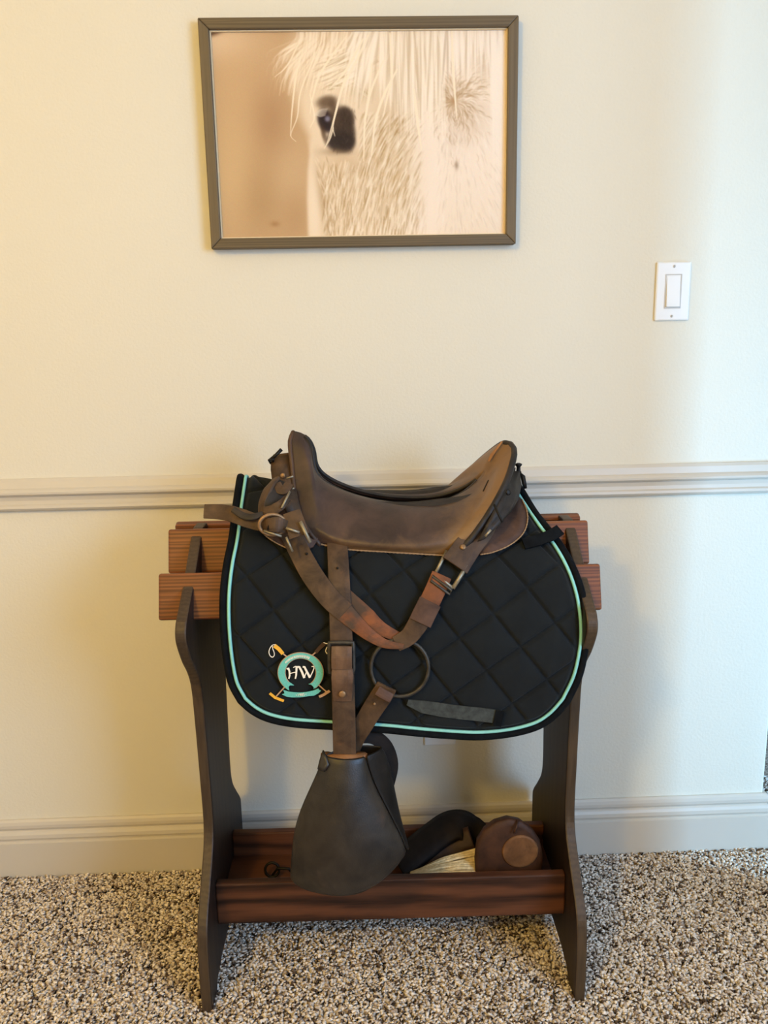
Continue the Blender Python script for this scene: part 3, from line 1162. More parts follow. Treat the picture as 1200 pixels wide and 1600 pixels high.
    def band(name, ro, ri, a0, a1, mat, off, parent=r, tails=True, n=44, dy=0):
        O, I = [], []
        for k in range(n + 1):
            a = math.radians(a0 + (a1 - a0) * k / n)
            O.append((c0[0] + ro[0] * math.cos(a), c0[1] - ro[1] * math.sin(a)))
            I.append((c0[0] + ri[0] * math.cos(a), c0[1] + dy - ri[1] * math.sin(a)))
        v = [Q(*zq(p), off)[0] for p in O + I]
        f = [(k, k + 1, n + 2 + k, n + 1 + k) for k in range(n)]
        return mesh(name, v, f, mat, parent, solid=0.0012, solid_off=0)
    edge = band('emblem_outline', (286, 250), (186, 172), -50, 232, M['tan_thread'], OFF)
    ring_ = band('emblem_ring', (278, 242), (194, 180), -50, 232, M['ribbon'], OFF + 0.0010)
    ring_['label'] = 'teal embroidered ribbon ring'
    patch('ring_tail', [(300, 640), (345, 668), (335, 605), (405, 605), (362, 575), (330, 560), (290, 590)], M['ribbon'], OFF + 0.0006, ring_)
    patch('ring_tail', [(690, 600), (650, 650), (642, 605), (584, 590), (640, 572), (660, 545)], M['ribbon'], OFF + 0.0006, ring_)
    R = random.Random(3)
    for k in range(26):
        a = math.radians(142 - k * 3.2)
        rr = 232
        p = (c0[0] + rr * math.cos(a), c0[1] - (rr - 26) * math.sin(a))
        d = (10 * math.cos(a), -14 * math.sin(a))
        jx = R.uniform(-4, 4)
        stroke('ring_lettering', [(p[0] - d[0] + jx, p[1] - d[1]), (p[0] + d[0], p[1] + d[1])], 6, M['white_thread'], OFF + 0.0020, ring_)
    hl = stroke('letter', [(316, 412), (336, 400), (348, 440), (350, 490), (340, 528)], 24, M['white_thread'], OFF, w1=16)
    stroke('letter_stroke', [(395, 392), (420, 378), (440, 380)], 10, M['white_thread'], OFF, hl)
    stroke('letter_stroke', [(436, 378), (434, 430), (430, 490), (420, 528)], 24, M['white_thread'], OFF, hl, 16)
    stroke('letter_stroke', [(350, 466), (395, 452), (434, 446)], 9, M['white_thread'], OFF + 0.0006, hl)
    wl = stroke('letter', [(446, 384), (470, 384), (500, 440), (532, 518)], 22, M['white_thread'], OFF, w1=26)
    stroke('letter_stroke', [(532, 516), (548, 470), (560, 440)], 10, M['white_thread'], OFF, wl)
    stroke('letter_stroke', [(512, 384), (534, 384), (562, 440), (602, 514)], 20, M['white_thread'], OFF, wl, 26)
    stroke('letter_stroke', [(600, 512), (632, 450), (652, 400), (648, 376), (622, 380)], 12, M['white_thread'], OFF, wl, 9)
    sc = patch('scroll', [(254, 716), (288, 706), (272, 664), (330, 682), (400, 692), (480, 696), (560, 688), (640, 672), (706, 645), (712, 660), (738, 672), (706, 702), (652, 732), (600, 736), (480, 752), (380, 754), (310, 744)],
               M['ribbon'], OFF)
    digits = {'1': [[(0, -8), (4, -11), (4, 12)]], '9': [[(8, 0), (0, 0), (0, -11), (8, -11), (8, 0), (6, 12)]], '8': [[(0, -11), (8, -11), (8, 12), (0, 12), (0, -11)], [(0, 0), (8, 0)]],
              '5': [[(8, -11), (0, -11), (0, -1), (8, 0), (8, 12), (0, 12)]]}
    for k, ch in enumerate('1985'):
        for st in digits[ch]:
            stroke('scroll_digit', [(450 + k * 23 + a * 1.6, 722 - k * 2.5 + b * 1.25) for a, b in st], 4.5, M['white_thread'], OFF + 0.0012, sc)
    for x in (434, 552):
        stroke('scroll_dot', [(x - 4, 722 - (x - 450) * 0.1), (x + 4, 722 - (x - 450) * 0.1)], 8, M['white_thread'], OFF + 0.0012, sc)
    # crossed mallets
    for grip, shaft, head, loop, gm, hm in (
            ([(160, 118), (215, 160), (268, 222)], [(262, 216), (320, 262), (705, 600), (812, 692)], [(716, 746), (770, 722), (846, 672)],
             [(176, 108), (140, 112), (108, 150), (94, 200), (110, 245), (138, 262), (160, 240), (158, 200), (142, 160), (138, 125)], M['yellow_thread'], M['tan_thread']),
            ([(782, 92), (720, 150), (672, 206)], [(680, 198), (630, 240), (285, 632), (184, 742)], [(104, 702), (170, 756), (278, 798)],
             [(770, 80), (800, 92), (822, 96), (826, 120), (806, 150), (796, 190), (816, 222)], M['brown_thread'], M['yellow_thread'])):
        m = stroke('mallet_shaft', shaft[:2], 14, M['tan_thread'], OFF - 0.0004)
        stroke('mallet_shaft_end', shaft[2:], 14, M['tan_thread'], OFF - 0.0004, m)
        stroke('mallet_grip', grip, 46, gm, OFF + 0.0002, m, 40)
        stroke('mallet_head', head, 30, hm, OFF + 0.0004, m, 30)
        stroke('wrist_loop', [tuple(p) for p in catmull(loop, 3)], 8, M['white_thread'], OFF + 0.0006, m)


build_pad()


# ------------------------------------------------------------------ saddle
def poly_sheet(name, pts, mat, parent, th=0.004, puff=0.0):
    """flat leather piece: outline points in 3D, filled as a fan about their middle"""
    c = sum((Vector(p) for p in pts), Vector()) / len(pts)
    mid = [c + (Vector(p) - c) * 0.55 + Vector((0, -puff, 0)) for p in pts]
    c = c + Vector((0, -puff, 0))
    n = len(pts)
    v = list(pts) + mid + [c]
    f = []
    for i in range(n):
        j = (i + 1) % n
        f.append((i, j, n + j, n + i))
        f.append((n + i, n + j, 2 * n))
    return mesh(name, v, f, mat, parent, smooth=True, solid=th, solid_off=0)


def strap(name, pts, width, mat, parent, off=0.012, th=0.004, crown=0.25, n=None):
    """pts = (px, py[, extra offset]) laid over the pad"""
    p3 = [tuple(Q(p[0], p[1], off + 0.004 + (p[2] if len(p) > 2 else 0))[0]) for p in pts]
    sm = [Vector(a) for a in catmull(p3, 6)]
    ws = resample([(w,) for w in (width if hasattr(width, '__len__') else [width, width])], len(sm))[:, 0]
    nr = []
    for i, a in enumerate(sm):
        t = (sm[min(i + 1, len(sm) - 1)] - sm[max(i - 1, 0)]).normalized()
        nr.append(Vector((0, -1, 0.35)))
    return mesh(name, *ribbon(sm, list(ws), nr, th, crown), mat, parent, smooth=False, bevel=0.0008)


def rivet(p, n, rad, parent, mat, name='rivet'):
    v, f = lathe([(rad, 0.0), (rad, -0.0012), (rad * 0.75, -0.0022), (rad * 0.3, -0.0026)], 12, 'y')
    q = Vector((0, -1, 0)).rotation_difference(Vector(n)).to_matrix()
    return mesh(name, [Vector(p) + q @ Vector(a) for a in v], f, mat, parent, smooth=True)


def build_saddle():
    r = rack_thing('army_saddle', 'old brown leather saddle with an open slot seat, hanging straps and a hooded stirrup', 'saddle', (0.03, 0, 0.8))
    # ---- seat shell: near half laid out between four edge curves, far half mirrored
    NU, NV = 64, 26
    bot = [(500, 850), (540, 858), (600, 862), (650, 865), (700, 868)]
    lef = [(500, 850, -.148), (480, 825, -.112), (467, 795, -.084), (459, 760, -.058), (455, 720, -.034), (452, 688, -.016), (457, 673, 0)]
    top = [(457, 673, 0), (470, 677, -.004), (481, 687, -.012), (488, 705, -.020), (493, 733, -.026), (510, 752, -.030), (545, 769, -.032), (590, 781, -.033), (640, 786, -.033), (685, 783, -.030),
           (720, 770, -.022), (745, 750, -.008), (756, 735, 0), (768, 711, 0), (787, 689, 0)]
    rig = [(700, 868, -.148), (730, 842, -.142), (755, 808, -.128), (775, 775, -.108), (790, 745, -.082), (798, 720, -.056), (801, 703, -.030), (797, 692, -.010), (787, 689, 0)]
    b3 = []
    for p in bot:
        q = Q(p[0], p[1], 0.016)[0]
        b3.append((p[0], p[1], q.y))
    y0 = b3[0][2]
    lef[0] = b3[0]
    rig[0] = b3[-1]
    Tn = resample(catmull(top, 6), NU + 1)
    Bn = resample(catmull(b3, 6), NU + 1)
    Ln = resample(catmull(lef, 6), NV + 1)
    Rn = resample(catmull(rig, 6), NV + 1)
    u = np.linspace(0, 1, NU + 1)[None, :, None]
    v = np.linspace(0, 1, NV + 1)[:, None, None]
    G = (1 - v) * Bn[None] + v * Tn[None] + (1 - u) * Ln[:, None] + u * Rn[:, None] - ((1 - u) * (1 - v) * Bn[0] + u * (1 - v) * Bn[-1] + (1 - u) * v * Tn[0] + u * v * Tn[-1])
    # far half: mirrored along the bottom, pommel and slot; the far cantle rim leans forward more
    fr3 = [Vector((P(*b3[-1]).x - 0.012, -b3[-1][2], P(*b3[-1]).z)), P(684, 800, .142), P(697, 772, .132), P(714, 751, .116), P(735, 729, .092), P(756, 710, .062), P(775, 695, .030), P(783, 690, .012), P(787, 689, 0)]
    def mir(t):
        return np.array([(lambda p: (p.x, -p.y, p.z))(P(*a)) for a in t])
    fT, fB, fL = mir(Tn), mir(Bn), mir(Ln)
    fB[:, 0] -= np.linspace(0, 0.012, NU + 1)
    fR = resample(catmull([tuple(p) for p in fr3], 6), NV + 1)
    G3 = (1 - v) * fB[None] + v * fT[None] + (1 - u) * fL[:, None] + u * fR[:, None] - ((1 - u) * (1 - v) * fB[0] + u * (1 - v) * fB[-1] + (1 - u) * v * fT[0] + u * v * fT[-1])
    V, F = [], []
    near, far = {}, {}
    for j in range(NV + 1):
        for i in range(NU + 1):
            a, b, y = G[j, i]
            w = math.sin(math.pi * j / NV) * math.sin(math.pi * i / NU)
            y = min(0.0, y - 0.016 * w)
            p = P(a, b, y)
            near[(j, i)] = len(V)
            V.append(p)
            if abs(y) < 1e-4 and j == NV:
                far[(j, i)] = near[(j, i)]
            else:
                far[(j, i)] = len(V)
                g = Vector(G3[j, i])
                V.append(Vector((g.x, g.y + 0.016 * w, g.z)))
    for j in range(NV):
        for i in range(NU):
            F.append((near[(j, i)], near[(j, i + 1)], near[(j + 1, i + 1)], near[(j + 1, i)]))
            F.append((far[(j, i)], far[(j + 1, i)], far[(j + 1, i + 1)], far[(j, i + 1)]))
    so = mesh('seat', V, F, M['seat_worn'], r, smooth=True, solid=0.0085, solid_off=-1, fix=False)
    wear = np.zeros(len(V), np.float32)
    for tb in (near, far):
        for (j, i), k in tb.items():
            a, b = i / NU, j / NV
            wear[k] = max(0.75 * math.exp(-b / 0.16) * min(1, a * 3), 0.62 * max(0, min(1, (a - 0.62) / 0.3)), 0.35 * math.exp(-(1 - a) / 0.03))
    at = so.data.attributes.new('Wear', 'FLOAT', 'POINT')
    at.data.foreach_set('value', wear)
    # rolled edge round the cantle and pommel, stitched lower edge, slot edge
    def edge(keys, rad, mat, name, table):
        mesh(name, *tube([V[table[k]] for k in keys], rad, 8), mat, r, smooth=True)
    cr = [V[near[(j, NU)]] for j in range(NV + 1)] + [V[far[(j, NU)]] for j in range(NV - 1, -1, -1)]
    mesh('cantle_binding', *tube([p + Vector((0.003, 0, -0.004)) for p in cr], 0.0058, 8), M['strap_dark'], r, smooth=True)
    pm = [V[near[(j, 0)]] for j in range(NV + 1)] + [V[far[(j, 0)]] for j in range(NV - 1, -1, -1)]
    mesh('pommel_binding', *tube([p + Vector((0.001, 0, -0.003)) for p in pm], 0.0042, 8), M['seat'], r, smooth=True)
    for tb, nm in ((near, 'seat_stitching'), (far, 'seat_stitching')):
        pts = [V[tb[(0, i)]] + Vector((0, -0.001 if tb is near else 0.001, 0)) for i in range(NU + 1)]
        mesh(nm, *tube(pts, [0.0019 if k % 2 else 0.0012 for k in range(len(pts))], 6), M['stitch'], r, smooth=True)
    for tb in (near, far):
        ks = [i for i in range(NU + 1) if Tn[i, 2] < -0.006]
        mesh('slot_edge', *tube([V[tb[(NV, i)]] + Vector((0, 0, -0.003)) for i in ks], 0.0036, 8), M['strap_dark'], r, smooth=True)
    # saddle tree bars under the seat (dark wood seen through the slot)
    for s in (-1, 1):
        bar = [Vector((x, s * 0.055, ridge_z(x) - 0.004)) for x in np.linspace(-0.12, 0.17, 12)]
        mesh('tree_bar', *tube(bar, 0.010, 8, aspect=2.6), M['strap_dark'], r, smooth=True)
    # cantle seams and laces
    def on_seat(px, py):
        d = np.abs(G[..., 0] - px) + np.abs(G[..., 1] - py)
        j, i = np.unravel_index(np.argmin(d), d.shape)
        return V[near[(j, i)]]
    seam = [P(786, 691, -0.004), P(778, 702, -0.006), P(770, 712, -0.006), P(765, 722, -0.006)]
    mesh('cantle_lace', *ribbon([a + Vector((-0.002, -0.003, 0.002)) for a in seam], [0.003, 0.004, 0.006, 0.004], [Vector((-0.6, -0.8, 0.3))] * 4, 0.0016), M['wood_light'], r)
    a, b = on_seat(763, 753), on_seat(756, 766)
    mesh('lace_slit', *tube([a + Vector((-0.001, -0.001, 0)), b + Vector((-0.001, -0.001, 0))], 0.0011, 6), M['strap_dark'], r)

    # ---- skirts (round sweat leathers) under the front and rear
    rear = [(745, 862), (770, 828), (790, 800), (806, 782), (814, 792), (821, 808), (822, 822), (817, 838), (806, 851), (789, 862), (767, 870), (749, 873)]
    front = [(470, 800), (455, 790), (430, 800), (414, 815), (409, 832), (415, 842), (426, 851), (440, 859), (456, 866), (470, 868), (490, 862), (498, 850)]
    for nm, pl in (('rear_skirt', rear), ('front_skirt', front)):
        poly_sheet(nm, [Q(a, b, 0.0155)[0] for a, b in pl], M['skirt'], r, 0.004)
        st = [Q(a, b, 0.0178)[0] for a, b in (pl[4:] if nm == 'rear_skirt' else pl[3:10])]
        st = [tuple(x) for x in catmull([tuple(p) for p in st], 8)]
        mesh('skirt_stitching', *tube(st, [0.0014 if k % 2 else 0.0008 for k in range(len(st))], 6), M['stitch'], r)

    # ---- rear arch cover and quarter strap
    back = [P(792, 738, -.020), P(811, 738, -.018), P(813, 760, -.045), P(808, 782, -.080), P(796, 800, -.110), P(778, 822, -.135), P(757, 842, -.150), P(746, 846, -.152), P(762, 815, -.135), P(778, 785, -.112), P(790, 758, -.075)]
    poly_sheet('rear_arch_cover', back, M['strap_dark'], r, 0.006, 0.012)
    far_back = [Vector((p.x, -p.y, p.z)) for p in back]
    poly_sheet('rear_arch_cover', far_back, M['strap_dark'], r, 0.006, -0.012)
    rivet(P(794, 769, -.104), (0.35, -0.9, 0.2), 0.0055, r, M['black_iron'])
    mesh('staple', *tube([P(772, 788, -.140), P(785, 816, -.156)], 0.0022, 8), M['black_iron'], r, smooth=True)
    mesh('staple', *tube([P(758, 838, -.163), P(767, 828, -.160)], 0.0020, 8), M['steel'], r, smooth=True)
    sp = P(810, 738, -.010)
    mesh('saddle_stud', *lathe([(0.006, 0), (0.004, 0.003), (0.0036, 0.010), (0.0062, 0.013), (0.0064, 0.0155), (0.003, 0.017)], 14, 'z', sp), M['black_iron'], r, smooth=True)
    mesh('coat_strap_hook', *tube([P(812, 741, -.015), P(817, 745, -.02), P(819, 755, -.022), P(821, 763, -.022)], [0.004, 0.0046, 0.0042, 0.003], 8), M['black_iron'], r, smooth=True)
    qs = strap('quarter_strap', [(772, 808, .010), (750, 840, .010), (730, 864, .008), (709, 890, .004)], [0.040, 0.046, 0.048, 0.048], M['strap'], r, 0.014, 0.005)
    p, n = Q(721, 868, 0.031)
    rivet(p, n, 0.005, r, M['brass'])
    # rectangular loop and roller buckle on the rear strap
    lp = [Q(a, b, 0.020)[0] for a, b in ((697, 869), (679, 901), (706, 921), (728, 889))]
    mesh('rectangular_loop', *tube([lp[0], lp[1]], 0.0030, 8), M['steel'], r, smooth=True)
    mesh('rectangular_loop', *tube([lp[3], lp[2]], 0.0036, 8), M['steel'], r, smooth=True)
    mesh('rectangular_loop', *tube([lp[1], lp[2]], 0.0028, 8), M['steel'], r, smooth=True)
    bk = [Q(a, b, 0.024)[0] for a, b in ((674, 905), (703, 924), (701, 930), (672, 912))]
    mesh('strap_buckle', *tube(bk, 0.0024, 8, closed=True), M['iron'], r, smooth=True)
    # straps to the ring
    strap('rear_girth_strap', [(689, 903), (678, 925), (668, 945)], [0.034, 0.034, 0.034], M['strap_orange'], r, 0.016, 0.004)
    strap('rear_strap_keeper', [(671, 940), (662, 957), (655, 970)], 0.038, M['skirt'], r, 0.019, 0.004)
    strap('rear_girth_strap', [(662, 956), (650, 974), (637, 990), (618, 1001)], [0.036, 0.036, 0.034, 0.026], M['strap'], r, 0.016, 0.004)
    strap('inner_strap_fold', [(530, 918), (560, 948), (590, 976), (622, 992)], [0.016, 0.026, 0.028, 0.016], M['strap_orange'], r, 0.010, 0.003)
    strap('front_girth_strap', [(453, 838), (470, 872), (490, 905), (515, 934), (540, 956)], [0.034, 0.036, 0.036, 0.034, 0.034], M['strap'], r, 0.020, 0.004)
    strap('front_girth_strap', [(532, 950), (552, 967), (574, 984), (600, 999), (630, 1004)], [0.034, 0.033, 0.029, 0.018, 0.009], M['strap_orange'], r, 0.0195, 0.004)
    p, n = Q(481, 876, 0.0285)
    rivet(p, n, 0.0022, r, M['black_iron'], 'strap_hole')
    # ring
    rc = [Q(624 + 44.5 * math.cos(a), 1038 + 43.5 * math.sin(a), 0.017)[0] for a in np.linspace(0, 2 * math.pi, 48, endpoint=False)]
    mesh('girth_ring', *tube(rc, 0.0033, 8, closed=True), M['iron'], r, smooth=True)['label'] = 'large dark iron ring'
    strap('stirrup_tie_strap', [(604, 1064, .006), (598, 1076, .004), (583, 1100), (568, 1126, -.002), (555, 1150, -.006), (546, 1176, -.008)], [0.034, 0.036, 0.036, 0.036, 0.034, 0.030], M['strap'], r, 0.012, 0.005)
    strap('tie_strap_wrap', [(589, 1069, .004), (600, 1075, .006), (611, 1081, .004)], 0.016, M['skirt'], r, 0.017, 0.005)
    p, n = Q(585, 1091, 0.022)
    rivet(p, n, 0.0022, r, M['brass'])

    # ---- stirrup leather with buckle
    sl = strap('stirrup_leather', [(527, 852, -.004), (529, 880), (531, 920), (533, 970, .004), (536, 1040, .008), (538, 1110, .010), (540, 1198, .012)], [0.034, 0.034, 0.035, 0.036, 0.038, 0.039, 0.039], M['strap'], r, 0.013, 0.005)
    p, n = Q(528, 894, 0.023)
    rivet(p, n, 0.002, sl, M['black_iron'], 'strap_hole')
    fr = [Q(a, b, 0.031)[0] for a, b in ((516, 996), (552, 996), (553, 1040), (517, 1041))]
    fr = [tuple(x) for x in resample([tuple(p) for p in fr + [fr[0]]], 33)[:-1]]
    mesh('leather_buckle', *tube(fr, 0.0038, 8, closed=True, aspect=1.0), M['iron'], sl, smooth=True)
    strap2 = strap('buckle_billet', [(535, 1000, .006), (535, 1015, .012), (535, 1033, .008)], 0.0335, M['strap_tip'], sl, 0.027, 0.005)
    strap2 = strap('strap_tip', [(536, 1034, .004), (536, 1050, .006), (536, 1068, .002), (536, 1082, -.002)], [0.034, 0.036, 0.036, 0.030], M['strap_tip'], sl, 0.028, 0.006)
    p, n = Q(536, 1069, 0.041)
    rivet(p, n, 0.0058, sl, M['brass'], 'brass_stud')

    # ---- stirrup: bent wood with a leather hood
    zt = P(540, 1185, -0.215)
    yc = -0.225
    st = [P(512, 1178, yc + .01), P(508, 1215, yc + .01), P(490, 1290, yc + .01), P(488, 1345, yc + .01), P(505, 1362, yc + .01), P(580, 1362, yc + .01), P(596, 1345, yc + .01), P(588, 1290, yc + .01), P(566, 1215, yc + .01), P(563, 1178, yc + .01)]
    stir = mesh('stirrup', *tube([Vector(p) for p in catmull([tuple(a) for a in st], 5)], 0.009, 8, aspect=1.3), M['wood_light'], r, smooth=True)
    mesh('stirrup_roller', *tube([P(508, 1186, yc + .005), P(568, 1186, yc + .005)], 0.008, 10), M['wood_light'], stir, smooth=True)
    # hood rings from top to bottom: (left px, right px, y px left, y px right, front bulge, back depth, back right px)
    rows = [(507, 571, 1178, 1180, .012, .030, 596), (498, 575, 1200, 1198, .020, .040, 606), (487, 582, 1225, 1218, .028, .046, 612), (475, 592, 1250, 1240, .034, .050, 616),
            (464, 604, 1278, 1262, .040, .052, 620), (458, 616, 1305, 1285, .044, .052, 624), (455, 628, 1335, 1308, .044, .048, 628), (453, 635, 1360, 1328, .042, .042, 632)]
    K = 28
    V2, F2 = [], []
    for (xl, xr, yl, yr, fb, bd, xb) in rows:
        A = P(xl, yl, yc)
        B = P(xr, yr, yc)
        Cb = P(xb, (yl + yr) / 2 - 14, yc + bd)
        for k in range(K):
            t = k / K
            if t < 0.5:        # front face from left to right
                s = t * 2
                bul = fb * (math.sin(math.pi * s) ** 0.7)
                p = A.lerp(B, s) + Vector((0, -bul, 0))
            elif t < 0.75:     # wraps to the back right
                s = (t - 0.5) * 4
                p = B.lerp(Cb, s) + Vector((0.006 * math.sin(math.pi * s), 0, 0))
            else:
                s = (t - 0.75) * 4
                p = Cb.lerp(A, s) + Vector((0, bd * 0.5 * math.sin(math.pi * s), 0))
            V2.append(p)
    nr = len(rows)
    for j in range(nr - 1):
        for k in range(K):
            F2.append((j * K + k, j * K + (k + 1) % K, (j + 1) * K + (k + 1) % K, (j + 1) * K + k))
    # lower lobe of the front sheet, down to the rounded tip
    half = K // 2 + 1
    base = (nr - 1) * K
    tip = [(453, 1372), (458, 1380), (466, 1386), (476, 1391), (487, 1395), (500, 1398), (515, 1401), (530, 1402), (547, 1401), (562, 1398), (577, 1391), (594, 1380), (610, 1366), (624, 1350), (635, 1332)]
    row = []
    for k in range(half):
        s = k / (half - 1)
        px, py = tip[k]
        row.append(len(V2))
        V2.append(P(px, py, yc - fb * 0.92 * (math.sin(math.pi * s) ** 0.7)))
    for k in range(half - 1):
        F2.append((base + k, base + k + 1, row[k + 1], row[k]))
    hf = [f for f in F2 if all((q >= nr * K) or (q % K) <= K // 2 for q in f)]
    hb = [f for f in F2 if f not in hf]
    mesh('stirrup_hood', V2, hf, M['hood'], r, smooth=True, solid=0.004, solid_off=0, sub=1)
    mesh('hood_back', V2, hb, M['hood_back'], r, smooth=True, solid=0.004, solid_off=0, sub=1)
    lobe = [P(497, 1202, yc - .008), P(500, 1188, yc - .004), P(505, 1172, yc), P(510, 1182, yc - .006), P(514, 1195, yc - .016), P(506, 1206, yc - .018)]
    poly_sheet('hood_ear', lobe, M['hood'], r, 0.004)
    # rear loop of leather behind the stirrup
    bl = [P(562, 1150, yc + .04), P(585, 1152, yc + .05), P(604, 1168, yc + .055), P(612, 1195, yc + .055), P(606, 1225, yc + .045)]
    mesh('hood_loop', *ribbon([Vector(p) for p in catmull([tuple(a) for a in bl], 5)], 0.024, [Vector((0.5, -0.8, 0.4))] * 21, 0.005), M['blackstrap'], r)

    # ---- fittings in front of the pommel
    pl = [P(424, 716, -.015), P(452, 712, -.012), P(457, 735, -.03), P(462, 765, -.06), P(468, 800, -.10), P(450, 805, -.115), P(438, 780, -.085), P(426, 752, -.045), P(424, 735, -.03)]
    poly_sheet('front_arch_cover', pl, M['strap'], r, 0.006)
    poly_sheet('front_arch_cover', [Vector((p.x, -p.y, p.z)) for p in pl], M['strap'], r, 0.006)
    mesh('coat_strap_toggle', *tube([P(421, 719, -.022), P(430, 712, -.022), P(440, 702, -.020)], [0.0026, 0.003, 0.0034], 8), M['black_iron'], r, smooth=True)
    mesh('coat_strap_staple', *tube([P(423, 724, -.02), P(420, 719, -.03), P(427, 718, -.03), P(427, 724, -.02)], 0.0022, 8), M['black_iron'], r, smooth=True)
    rivet(P(442, 743, -.052), (-0.2, -0.95, 0.2), 0.0045, r, M['brass'])

    def loose(name, pts, width, mat, nrm=(0, -1, 0.3), th=0.004):
        sm = [Vector(p) for p in catmull([tuple(P(*a)) for a in pts], 6)]
        ws = resample([(w,) for w in (width if hasattr(width, '__len__') else [width, width])], len(sm))[:, 0]
        return mesh(name, *ribbon(sm, list(ws), [Vector(nrm)] * len(sm), th, 0.2), mat, r, bevel=0.0008)
    loose('coat_strap', [(432, 748, -.075), (420, 763, -.095), (411, 784, -.11), (409, 803, -.12)], [0.020, 0.024, 0.024, 0.016], M['strap'], (-0.75, -0.6, 0.3), 0.005)
    loose('coat_strap', [(438, 752, -.07), (432, 768, -.10), (424, 786, -.115), (416, 800, -.12)], [0.022, 0.028, 0.026, 0.018], M['strap_dark'], (0.2, -0.9, 0.3))
    loose('coat_strap', [(413, 798, -.130), (425, 797, -.135), (438, 790, -.135), (449, 779, -.12)], [0.013, 0.018, 0.018, 0.013], M['strap'], (0.1, -0.9, 0.4), 0.005)
    loose('strap_loop', [(432, 757, -.09), (438, 766, -.10), (446, 765, -.10), (452, 757, -.09)], 0.016, M['strap'], (0, -0.8, 0.6), 0.005)
    mesh('buckle_tongue', *tube([P(453, 768, -.125), P(440, 794, -.145)], 0.0020, 8), M['steel'], r, smooth=True)
    mesh('strap_pin', *tube([P(448, 748, -.07), P(458, 744, -.07)], 0.0018, 8), M['steel'], r, smooth=True)
    mesh('strap_pin', *tube([P(453, 764, -.09), P(460, 763, -.09)], 0.0018, 8), M['steel'], r, smooth=True)
    dr = [P(426 + 21 * math.cos(a), 820 + 16 * math.sin(a), -.158 + .006 * math.cos(a)) for a in np.linspace(0, 2 * math.pi, 32, endpoint=False)]
    mesh('front_ring', *tube(dr, 0.0030, 8, closed=True), M['brass'], r, smooth=True)
    loose('buckle_strap', [(411, 822, -.150), (422, 820, -.166), (436, 820, -.168), (450, 824, -.152)], [0.018, 0.024, 0.025, 0.020], M['strap'], (0, -0.95, 0.25), 0.006)
    mesh('buckle_bar', *tube([P(424, 808, -.165), P(419, 828, -.170)], 0.0024, 8), M['black_iron'], r, smooth=True)
    mesh('buckle_bar', *tube([P(412, 829, -.166), P(440, 838, -.170)], 0.0022, 8), M['steel'], r, smooth=True)
    mesh('buckle_tongue', *tube([P(447, 825, -.172), P(468, 832, -.172)], 0.0024, 8), M['steel'], r, smooth=True)
    mesh('rectangular_loop', *tube([P(447, 839, -.172), P(457, 862, -.176)], 0.0022, 8), M['steel'], r, smooth=True)
    mesh('rectangular_loop', *tube([P(469, 815, -.165), P(485, 848, -.176)], 0.0032, 8), M['steel'], r, smooth=True)
    loose('front_quarter_strap', [(456, 800, -.145), (462, 820, -.158), (468, 838, -.164)], [0.030, 0.034, 0.034], M['strap'], (0, -0.9, 0.35), 0.005)
    # long strap tail that points away to the left
    loose('strap_tail', [(319, 799, -.12), (345, 800, -.125), (366, 804, -.135), (388, 812, -.145), (408, 818, -.150)], [0.024, 0.024, 0.026, 0.028, 0.026], M['strap'], (0, -0.93, 0.35), 0.004)
    loose('strap_keeper_tail', [(364, 796, -.14), (380, 806, -.150), (395, 808, -.155), (411, 803, -.15)], [0.010, 0.012, 0.012, 0.010], M['strap_dark'], (0, -0.8, 0.6), 0.004)


build_saddle()


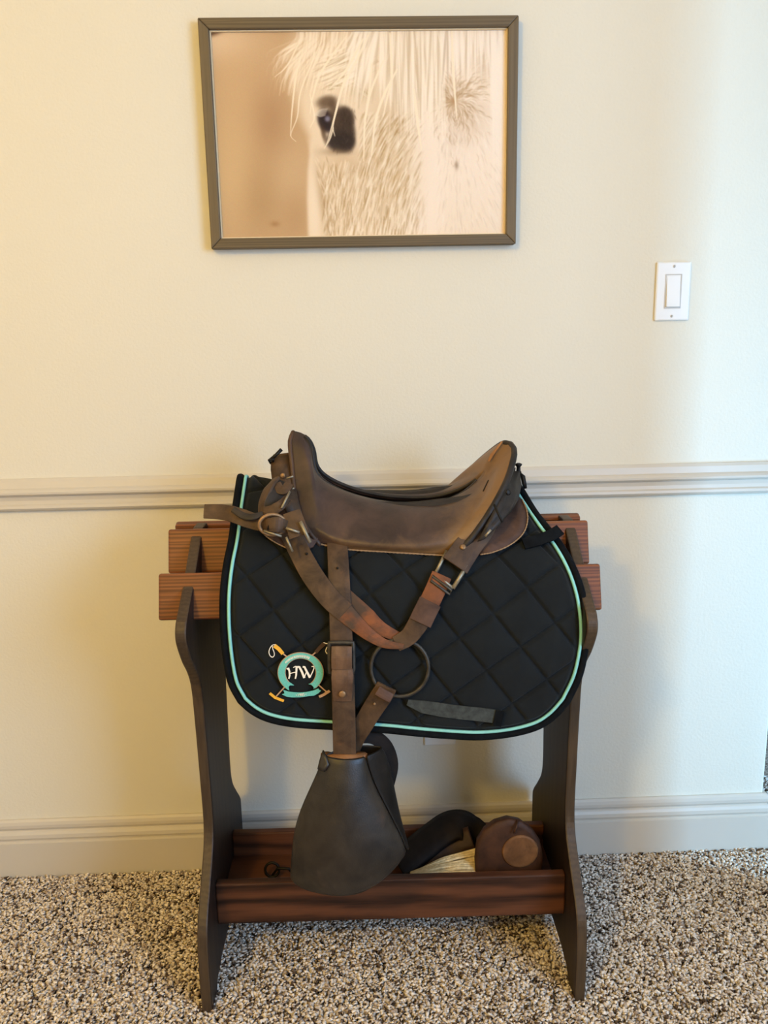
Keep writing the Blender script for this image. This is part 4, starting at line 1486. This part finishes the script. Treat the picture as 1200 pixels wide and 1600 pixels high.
# ------------------------------------------------------------------ things lying in the tray
def build_tray_things():
    g = rack_thing('cord_girth', 'cream braided cord girth lying in the tray of the rack', 'girth', (0.11, -0.03, 0.116))
    R = random.Random(4)
    for k in range(10):
        t = k / 9
        pts = [P(748, 1326 + 40 * t, -0.030 - 0.045 * t), P(715, 1336 + 28 * t + R.uniform(-2, 2), -0.035 - 0.045 * t), P(690, 1344 + 20 * t + R.uniform(-2, 2), -0.035 - 0.04 * t), P(662, 1356 + 10 * t, -0.035 - 0.035 * t), P(642, 1364 + 4 * t, -0.03 - 0.03 * t)]
        pts = [Vector((p.x, p.y, max(p.z, 0.121))) for p in pts]
        mesh('cord', *tube([Vector(a) for a in catmull([tuple(p) for p in pts], 5)], 0.0028 + 0.0006 * (k % 2), 6), M['cord'], g, smooth=True)
    # brown roll of leather
    b = rack_thing('leather_roll', 'rolled brown leather with a round end, lying in the tray beside the cream cord', 'leather roll', (0.25, 0, 0.116))
    prof = [(742, 1362), (741, 1340), (744, 1316), (756, 1297), (774, 1284), (795, 1278), (815, 1282), (832, 1294), (844, 1312), (849, 1336), (847, 1362)]
    V, F = [], []
    ys = (-0.078, -0.072, -0.045, -0.015, 0.015, 0.03)
    sc = (0.94, 1.0, 0.93, 0.80, 0.60, 0.40)
    base = [P(a, c, -0.072) for a, c in prof]
    cx = sum(p.x for p in base) / len(base)
    for y, s in zip(ys, sc):
        for p in base:
            V.append(Vector((cx + (p.x - cx) * s, y, 0.117 + max(0, (p.z - 0.117)) * s)))
    n = len(base)
    for j in range(len(ys) - 1):
        for i in range(n - 1):
            F.append((j * n + i, j * n + i + 1, (j + 1) * n + i + 1, (j + 1) * n + i))
    F.append(tuple(range(n)))
    F.append(tuple(range((len(ys) - 1) * n, len(ys) * n)))
    mesh('rolled_body', V, F, M['roll'], b, smooth=True, bevel=0.004)
    cc = P(813, 1331, -0.080)
    mesh('round_end', *lathe([(0.034, 0.0), (0.035, -0.003), (0.033, -0.005), (0.029, -0.0045), (0.010, -0.0065)], 32, 'y', (cc.x, -0.076, cc.z)), M['skirt_roll'], b, smooth=True)
    hp = [P(803, 1302, -0.085), P(807, 1292, -0.085), P(809, 1282, -0.075)]
    mesh('lace', *tube(hp, 0.0022, 6), M['roll'], b, smooth=True)
    # dark leather hump behind
    d = rack_thing('dark_leather_strap', 'dark folded leather strap humped in the tray behind the cream cord', 'strap', (0.12, 0.02, 0.116))
    pts = [(622, 1352, .0), (645, 1334, .01), (672, 1312, .02), (697, 1294, .025), (716, 1289, .03), (732, 1300, .032), (740, 1312, .034)]
    sm = [Vector(p) for p in catmull([tuple(P(*a)) for a in pts], 6)]
    sm = [Vector((p.x, p.y, max(p.z, 0.124))) for p in sm]
    mesh('strap_fold', *ribbon(sm, 0.075, [Vector((-0.5, -0.25, 1.0))] * len(sm), 0.012, 0.4), M['blackstrap'], d, smooth=True)
    pts = [(652, 1352, -.01), (690, 1332, -.005), (722, 1315, 0), (737, 1309, .0)]
    sm = [Vector(p) for p in catmull([tuple(P(*a)) for a in pts], 6)]
    mesh('strap_fold', *ribbon(sm, 0.045, [Vector((-0.3, -0.9, 0.6))] * len(sm), 0.008, 0.4), M['blackstrap2'], d, smooth=True)
    # small buckle on the left
    k = rack_thing('loose_buckle', 'small dark iron buckle lying at the left end of the tray', 'buckle', (-0.22, 0.0, 0.116))
    c = Vector((-0.236, -0.005, 0.128))
    loop = [c + Vector((0.014 * math.cos(a), 0.003 * math.sin(a), 0.014 * math.sin(a) + 0.006)) for a in np.linspace(0, 2 * math.pi, 20, endpoint=False)]
    mesh('buckle_frame', *tube(loop, 0.003, 6, closed=True), M['black_iron'], k, smooth=True)
    mesh('buckle_tongue', *tube([c + Vector((0.0, 0, -0.006)), c + Vector((0.012, -0.004, 0.012)), c + Vector((0.034, -0.004, 0.010)), c + Vector((0.044, -0.004, -0.004))], 0.003, 6), M['black_iron'], k, smooth=True)


M['skirt_roll'] = mat_leather('round_end_leather', lin(84, 54, 30), lin(128, 88, 52), None, 0.6, 26)
M['blackstrap2'] = mat_leather('dark_brown_tray_leather', lin(38, 24, 18), lin(66, 42, 32), None, 0.6, 26)
build_tray_things()


# ------------------------------------------------------------------ ceiling lamp of the room (outside the picture)
def ceiling_lamp():
    r = thing('ceiling_lamp', 'round ceiling lamp hanging from the room ceiling behind the viewer', 'lamp', (LAMP.x, LAMP.y, 2.405))
    mesh('canopy', *lathe([(0.07, 2.6), (0.07, 2.585), (0.02, 2.57), (0.006, 2.55), (0.006, 2.45)], 24, 'z', (LAMP.x, LAMP.y, 0)), M['brass'], r, smooth=True)
    mesh('socket', *lathe([(0.012, 2.46), (0.022, 2.44), (0.022, 2.405)], 20, 'z', (LAMP.x, LAMP.y, 0)), M['glass_bowl'], r, smooth=True)


ceiling_lamp()
